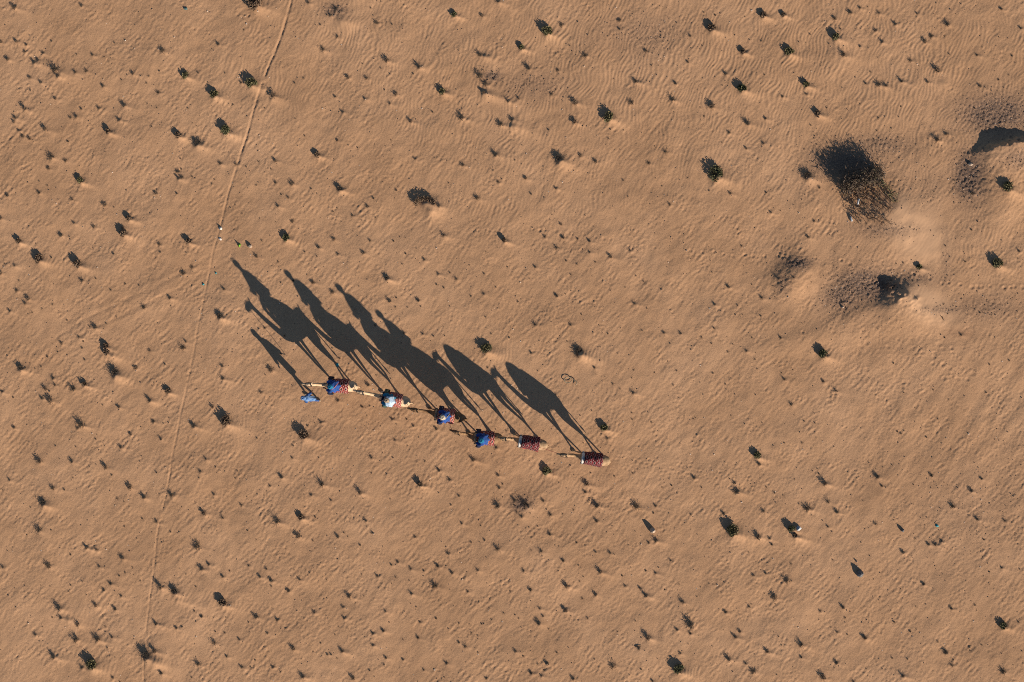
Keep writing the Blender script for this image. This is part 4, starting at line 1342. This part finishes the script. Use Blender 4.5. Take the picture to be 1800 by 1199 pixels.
def make_rider(c, label, cape, tmat, trou, shirt, hx, lean, strap=None, tcolor_wide=1.0, leg=M['sole'], front=None, dz=.10):
    x = hx
    off = Vector((x, 0, 2.16))
    root = empty('person', c.m @ (off + Vector((0, 0, dz))), c.rz)
    tag(root, label, 'person')
    b = MB()
    lx = lean
    hd = (x + .06 + lx, 0, 2.83)
    b.tube([(x - .02, 0, 2.16), (x - .01, 0, 2.26), (x + lx * .3, 0, 2.42), (x + .01 + lx * .7, 0, 2.58), (x + .02 + lx * .85, 0, 2.66), (x + .03 + lx * .9, 0, 2.70)],
           [(.16, .10), (.165, .115), (.15, .105), (.175, .11), (.12, .08), (.06, .055)], 14, (0, 1, 0))
    b.tube([(x + .03 + lx * .9, 0, 2.66), (x + .05 + lx, 0, 2.80)], [.055, .052], 10)
    add_head(b, hd)
    legs, arms = [], []
    for s in (-1, 1):
        lp = [(x + .02, s * .11, 2.18), (x + .20, s * .27, 2.10), (x + .30, s * .38, 1.96), (x + .24, s * .42, 1.72), (x + .18, s * .42, 1.52)]
        b.tube(lp, [.095, .088, .066, .060, .042], 10)
        b.tube([(x + .15, s * .42, 1.49), (x + .23, s * .425, 1.46), (x + .34, s * .44, 1.45), (x + .38, s * .445, 1.45)], [.035, .038, .034, .018], 8)
        ap = [(x + .02 + lx * .8, s * .19, 2.58), (x + .10 + lx, s * .26, 2.40), (x + .20 + lx, s * .24, 2.31), (x + .38 + lx, s * .12, 2.30)]
        b.tube(ap, [.055, .048, .042, .028], 10)
        add_hand(b, ap[-1], (1, -s * .25, -.15), -s)
        legs.append(lp)
        arms.append(ap)
    b.shift(off)
    body = fuse(b, 'body', M['skin'], root, .0095, 2)
    face_parts(root, Vector(hd) - off)
    for lp in legs:
        t = MB()
        t.tube([lp[0], lp[1], lp[2], lp[3], (lp[4][0], lp[4][1], lp[4][2] + .04)], [.105, .098, .078, .070, .066], 12)
        t.shift(off).build('trouser_leg', trou, root)
        t = MB()
        f = lp[4]
        t.tube([(f[0] - .05, f[1], 1.485), (f[0], f[1], 1.475), (f[0] + .10, f[1] * 1.02, 1.46), (f[0] + .19, f[1] * 1.05, 1.45), (f[0] + .225, f[1] * 1.055, 1.45)], [.04, .055, .052, .046, .02], 10)
        t.shift(off).build('shoe', leg, root)
    for ap in arms:
        t = MB()
        e = Vector(ap[2]).lerp(Vector(ap[3]), .55)
        t.tube([ap[0], ap[1], ap[2], e], [.085, .085, .085, .075], 12)
        t.shift(off).build('sleeve', shirt, root)
    rings = [(x + .04 + lx * .95, 0, 2.735, .070, .075, .00), (x + .03 + lx * .9, 0, 2.69, .12, .155, .02), (x + .02 + lx * .8, 0, 2.63, .155, .225, .03), (x + .0 + lx * .7, 0, 2.53, .19, .262, .04),
             (x - .02 + lx * .5, 0, 2.40, .20, .265, .055), (x - .04 + lx * .3, 0, 2.28, .215, .275, .075), (x - .05, 0, 2.20, .235, .29, .09), (x - .06, 0, 2.15, .25, .30, .10)]
    cloth('cape', rings, 7, cape, root, c.loc.x, off)
    turban(root, hd, tmat, tcolor_wide, off)
    if strap:
        t = MB()
        pts = [(x + .16, .20, 2.56), (x + .03, .14, 2.70), (x - .12, 0, 2.66), (x - .22, -.16, 2.50), (x - .24, -.24, 2.36)]
        t.tube(pts, [(.022, .010)] * 5, 6, (0, 1, 0))
        t.shift(off).build('strap', strap, root)
    if front:
        cloth('shawl', [(x + .05 + lx, 0, 2.74, .075, .08, 0), (x + .0 + lx, .0, 2.68, .16, .20, .04), (x - .05 + lx * .8, .05, 2.58, .22, .27, .05), (x - .06 + lx * .5, .04, 2.46, .235, .29, .05), (x - .06, .05, 2.36, .24, .30, .06)], 6, front, root, 1.7, off)
    return root


CAMELS = [
    make_camel(0, 606.5, 676.5, 3, (.16, -.14, .50, .0), 1.0, -1, 'cream', 'cream camel leading the caravan, rider in a royal blue cape'),
    make_camel(1, 697.8, 700, 11, (.28, -.10, .48, .05), 1.14, -4, 'cream', 'cream camel second in line, rider in a pale blue shawl'),
    make_camel(2, 788.4, 727.6, 9, (.50, -.17, .42, -.36), 1.08, -4, 'dark', 'dark brown camel third in line, rider with a cream turban'),
    make_camel(3, 855.7, 766, 2, (.44, -.25, .42, .05), 1.0, -17, 'brown', 'brown camel fourth in line, turning its neck, rider with teal turban'),
    make_camel(4, 933, 774.3, 11, (.37, -.20, .20, -.23), .86, 1, 'tan', 'tan camel without rider, fifth in line, dark red blanket'),
    make_camel(5, 1040, 802, 9, (.48, -.22, .40, -.37), 1.0, 0, 'tan', 'riderless tan camel at the tail end of the caravan'),
]
BL = [('blanket_a', 'red woven blanket behind the rider on the first camel', .40, -.42, 0, 'pink', 0),
      ('blanket_b', 'faded red patterned blanket on the second camel', .42, -.42, .02, 'pink', 0),
      ('blanket_b', 'faded pink red blanket under the rider with the cream turban', .45, -.40, .0, 'trim', 1),
      ('blanket_a', 'red white patterned blanket under the rider with the teal turban', .45, -.42, .0, 'pink', 0),
      ('blanket_c', 'dark red and black blanket with red border on the fifth camel', .50, -.42, .0, 'trim', 1),
      ('blanket_c', 'dark red blanket with grey diamonds and pink fringe on the last camel', .50, -.44, .03, 'trim', 0)]
for c, (mt, lb, x0, x1, dr, fr, tr) in zip(CAMELS, BL):
    make_blanket(c, M[mt], lb, x0, x1, dr, M[fr], tr)
CU = [(M['navy'], 'dark cushion in front of the rider on the first camel'), (M['navy'], 'dark cushion in front of the rider on the second camel'),
      (M['tan_cloth'], 'grey tan cushion roll in front of the rider on the third camel'), (M['tan_cloth'], 'grey tan cushion roll in front of the rider on the fourth camel'),
      (M['white'], 'off white cushion roll at the front of the fifth camel saddle'), (M['white'], 'off white cushion roll at the front of the last camel saddle')]
for k, (c, (mt, lb)) in enumerate(zip(CAMELS, CU)):
    make_cushion(c, mt, lb, .60 if k > 3 else .56, .085 if k > 3 else .06, 2.10 if k > 3 else 2.02)

make_rider(CAMELS[0], 'rider in royal blue cape and blue turban with pink shoulder strap, first camel', M['royal'], M['teal'], M['navy'], M['royal'], .22, .05, M['pink'])
make_rider(CAMELS[1], 'rider with pale blue shawl and beige headscarf, second camel', M['teal'], M['tan_cloth'], M['olive'], M['teal'], .14, .04, None, 1.05, M['olive'], M['pale'], .13)
make_rider(CAMELS[2], 'rider in blue cape with cream turban, third camel', M['royal'], M['cream'], M['navy'], M['deep'], .06, .02, M['tan_cloth'], 1.12, dz=.17)
make_rider(CAMELS[3], 'rider in blue cape with teal turban, fourth camel', M['royal'], M['teal'], M['navy'], M['deep'], .14, .03, None, 1.1)


def make_leader():
    X, Y = P(551, 699)
    root = empty('person', (X, Y, gz(X, Y)), R(180 - 12))
    root.scale = (.95, .95, .95)
    tag(root, 'man on foot in faded blue robe and hood leading the first camel', 'person')
    ITEMS.append(('the walking man', 551, 699))
    b = MB()
    hd = (.30, 0, 1.57)
    b.tube([(-.01, 0, .86), (0, 0, .98), (.06, 0, 1.15), (.14, 0, 1.33), (.18, 0, 1.40), (.20, 0, 1.44)], [(.115, .085), (.122, .095), (.122, .095), (.148, .10), (.10, .07), (.055, .05)], 14)
    b.tube([(.20, 0, 1.40), (.28, 0, 1.55)], [.055, .052], 10)
    add_head(b, hd)
    # front leg is the right one (nearer the camel)
    L = {1: [(.0, .09, .92), (-.10, .09, .50), (-.37, .09, .11)], -1: [(.0, -.09, .92), (.22, -.09, .50), (.36, -.09, .09)]}
    for s, p in L.items():
        b.tube([p[0], Vector(p[0]).lerp(Vector(p[1]), .5), p[1], Vector(p[1]).lerp(Vector(p[2]), .4), p[2]], [.09, .078, .058, .056, .038], 10)
        a = Vector(p[2])
        b.tube([a + Vector((-.06, 0, -.05)), a + Vector((.02, 0, -.05)), a + Vector((.13, 0, -.06)), a + Vector((.18, 0, -.065))], [.034, .04, .034, .015], 8)
    A = {-1: [(.14, -.16, 1.35), (.07, -.25, 1.14), (.02, -.34, .98)], 1: [(.14, .16, 1.35), (.14, .21, 1.10), (.24, .20, .93)]}
    for s, p in A.items():
        b.tube(p, [.055, .045, .028], 10)
    add_hand(b, A[-1][2], (-.35, -.75, -.35), -1)
    add_hand(b, A[1][2], (.7, -.1, -.6), -1)
    fuse(b, 'body', M['skin'], root, .0095, 2)
    face_parts(root, hd)
    rings = [(.20, 0, 1.50, .075, .08, 0), (.18, 0, 1.465, .12, .135, .02), (.155, 0, 1.39, .145, .185, .02), (.12, 0, 1.26, .145, .185, .03), (.06, 0, 1.08, .155, .165, .035), (.01, 0, .90, .175, .155, .05),
             (-.02, 0, .76, .20, .15, .06), (-.05, 0, .66, .22, .145, .07)]
    cloth('robe', rings, 6, M['denim'], root, .6)
    for s, p in A.items():
        t = MB()
        e = Vector(p[1]).lerp(Vector(p[2]), .7)
        t.tube([p[0], p[1], e], [.07, .075, .08], 12)
        t.build('sleeve', M['denim_dark'], root)
    for s, p in L.items():
        t = MB()
        a = Vector(p[1]).lerp(Vector(p[2]), .9)
        t.tube([p[0], p[1], a], [.095, .066, .054], 12)
        t.build('trouser_leg', M['denim_dark'], root)
        a = Vector(p[2])
        t = MB()
        t.tube([a + Vector((-.09, 0, -.045)), a + Vector((0, 0, -.045)), a + Vector((.12, 0, -.05)), a + Vector((.19, 0, -.055)), a + Vector((.21, 0, -.055))], [.03, .045, .044, .038, .015], 10)
        t.build('shoe', M['tan_cloth'], root)
    turban(root, hd, M['denim'], 1.0, tail=False)
    cloth('hood', [(hd[0] - .02, 0, 1.68, .09, .085, .02), (hd[0] - .03, 0, 1.60, .118, .105, .03), (hd[0] - .05, 0, 1.50, .115, .11, .05), (hd[0] - .09, 0, 1.42, .12, .13, .07), (.16, 0, 1.36, .13, .17, .09)], 5, M['denim'], root, 2.0)
    return root.matrix_basis.copy(), A[-1][2], (X, Y)


lm, lh, (LX, LY) = make_leader()
leader_m = Matrix.Translation((LX, LY, gz(LX, LY))) @ Matrix.Rotation(R(180 - 12), 4, 'Z') @ Matrix.Scale(.95, 4)
hand = leader_m @ (Vector(lh) + Vector((-.035, -.075, -.035)))


def rope(a, b_, sag, mat, label, side=0.0):
    a, b_ = Vector(a), Vector(b_)
    d = b_ - a
    s = Vector((-d.y, d.x, 0)).normalized()
    pts = [a + d * t + Vector((0, 0, -sag * 4 * t * (1 - t))) + s * side * 4 * t * (1 - t) for t in [k / 14 for k in range(15)]]
    m = MB()
    m.tube(pts, [.011] * 15, 6, (0, 0, 1))
    m.shift(a)
    o = m.build('lead_rope', mat)
    o.location = a
    tag(o, label, 'rope', 'ropes linking the caravan')


rope(hand, CAMELS[0].muzzle, .30, M['rope'], 'slack lead rope from the walking man to the first camel')
rope(CAMELS[0].rear, CAMELS[1].muzzle, .35, M['rope'], 'lead rope between the first and second camel')
rope(CAMELS[1].rear, CAMELS[2].muzzle, .35, M['rope'], 'lead rope between the second and third camel')
rope(CAMELS[2].rear, CAMELS[3].muzzle, .40, M['rope'], 'looping dark lead rope between the third and fourth camel', -.22)
rope(CAMELS[3].rear, CAMELS[4].muzzle, .25, M['red_rope'], 'reddish lead rope between the fourth and fifth camel')
rope(CAMELS[4].rear, CAMELS[5].muzzle, .18, M['red_rope'], 'thin red lead rope between the fifth and last camel')

# ---------------------------------------------------------------- dry tufts, each a thing of its own
PROTO = []
for k in range(10):
    V, F = dry_geometry(1.0 + .35 * random.random(), 1.0, 30 + 3 * k, 2.1)
    if k % 3 == 1:
        lv, lf = leaf_geometry(.75, .9, 46, [(0, 0, .7, .75), (.3, -.2, .45, .6), (-.3, .3, .4, .85)], .16)
        F += [tuple(i + len(V) for i in q) for q in lf]
        V += lv
    me = bpy.data.meshes.new('dry_tuft')
    me.from_pydata([tuple(v) for v in V], [], F)
    me.materials.append(M[('twig', 'leaf_brown', 'grey_twig')[k % 3]])
    PROTO.append((me, np.array(V), F))
HT = (0, .055, .095, .145, .22)
DIRS = ['right of', 'above and right of', 'above', 'above and left of', 'left of', 'below and left of', 'below', 'below and right of']
RANK = ['closest', 'second closest', 'third closest', 'fourth closest', 'fifth closest', 'sixth closest', 'seventh closest', 'eighth closest', 'ninth closest', 'tenth closest', 'eleventh closest', 'twelfth closest']


def sector(lx, ly, x, y):
    a = math.degrees(math.atan2(ly - y, x - lx)) % 360
    return int(((a + 22.5) % 360) // 45)


cand = {}
for (nm, lx, ly) in ITEMS:
    buckets = {}
    for i, (x, y, s) in enumerate(THINGS):
        buckets.setdefault(sector(lx, ly, x, y), []).append((math.hypot(x - lx, y - ly), i))
    for k, lst in buckets.items():
        lst.sort()
        for rank, (dist, i) in enumerate(lst[:12]):
            cand.setdefault(i, []).append((rank * 60 + dist, rank, nm, k))
used = set()
SIZE = {2: 'small dry', 3: 'dark spiky', 4: 'large ragged'}
for i, (x, y, s) in enumerate(THINGS):
    X, Y = P(x, y)
    me, _, _ = PROTO[i % 10]
    o = bpy.data.objects.new('dry_tuft', me)
    h = HT[s] * random.uniform(.8, 1.25)
    w = h * random.uniform(.75, 1.5)
    o.scale = (w * random.uniform(.8, 1.35), w, h)
    o.rotation_euler = (0, 0, random.uniform(0, 6.28))
    o.location = (X, Y, gz(X, Y) - .005)
    COL.objects.link(o)
    lab = None
    for (_, rank, nm, k) in sorted(cand.get(i, [])):
        if (rank, nm, k) not in used and len(('%s tuft, %s %s %s' % (SIZE[s], RANK[rank], DIRS[k], nm)).split()) <= 16:
            used.add((rank, nm, k))
            lab = '%s tuft, %s %s %s' % (SIZE[s], RANK[rank], DIRS[k], nm)
            break
    tag(o, lab or 'small dry tuft on open sand', 'tuft', 'dry tufts scattered over the sand')

V, F = [], []
extra = [(x, y, s) for (x, y, s) in SPRIGS]
for k in range(420):                                               # faint seedlings between them and past the frame
    extra.append((random.uniform(-60, 1860), random.uniform(-60, 1260), 0))
for (gx_, gy_, rx_, ry_, a_) in GRAVEL:
    for k in range(int(a_ * 7)):
        extra.append((random.gauss(gx_, rx_ * .55), random.gauss(gy_, ry_ * .55), 0.5))
for (x, y, s) in extra:
    X, Y = P(x, y)
    _, pv, pf = PROTO[random.randrange(3)]
    h = (HT[int(s)] if s >= 1 else (.045 if s else .026)) * random.uniform(.7, 1.3)
    a = random.uniform(0, 6.28)
    c_, s_ = math.cos(a) * h * 1.1, math.sin(a) * h * 1.1
    q = np.stack([pv[:, 0] * c_ - pv[:, 1] * s_ + X, pv[:, 0] * s_ + pv[:, 1] * c_ + Y, pv[:, 2] * h + gz(X, Y) - .003], -1)
    b0 = len(V)
    V += q.tolist()
    F += [tuple(i + b0 for i in f) for f in pf]
tag(link_mesh('ground_cover', V, F, M['grey_twig'], None, False), 'tiny dry sprigs strewn over the sand', None, None, 'stuff')
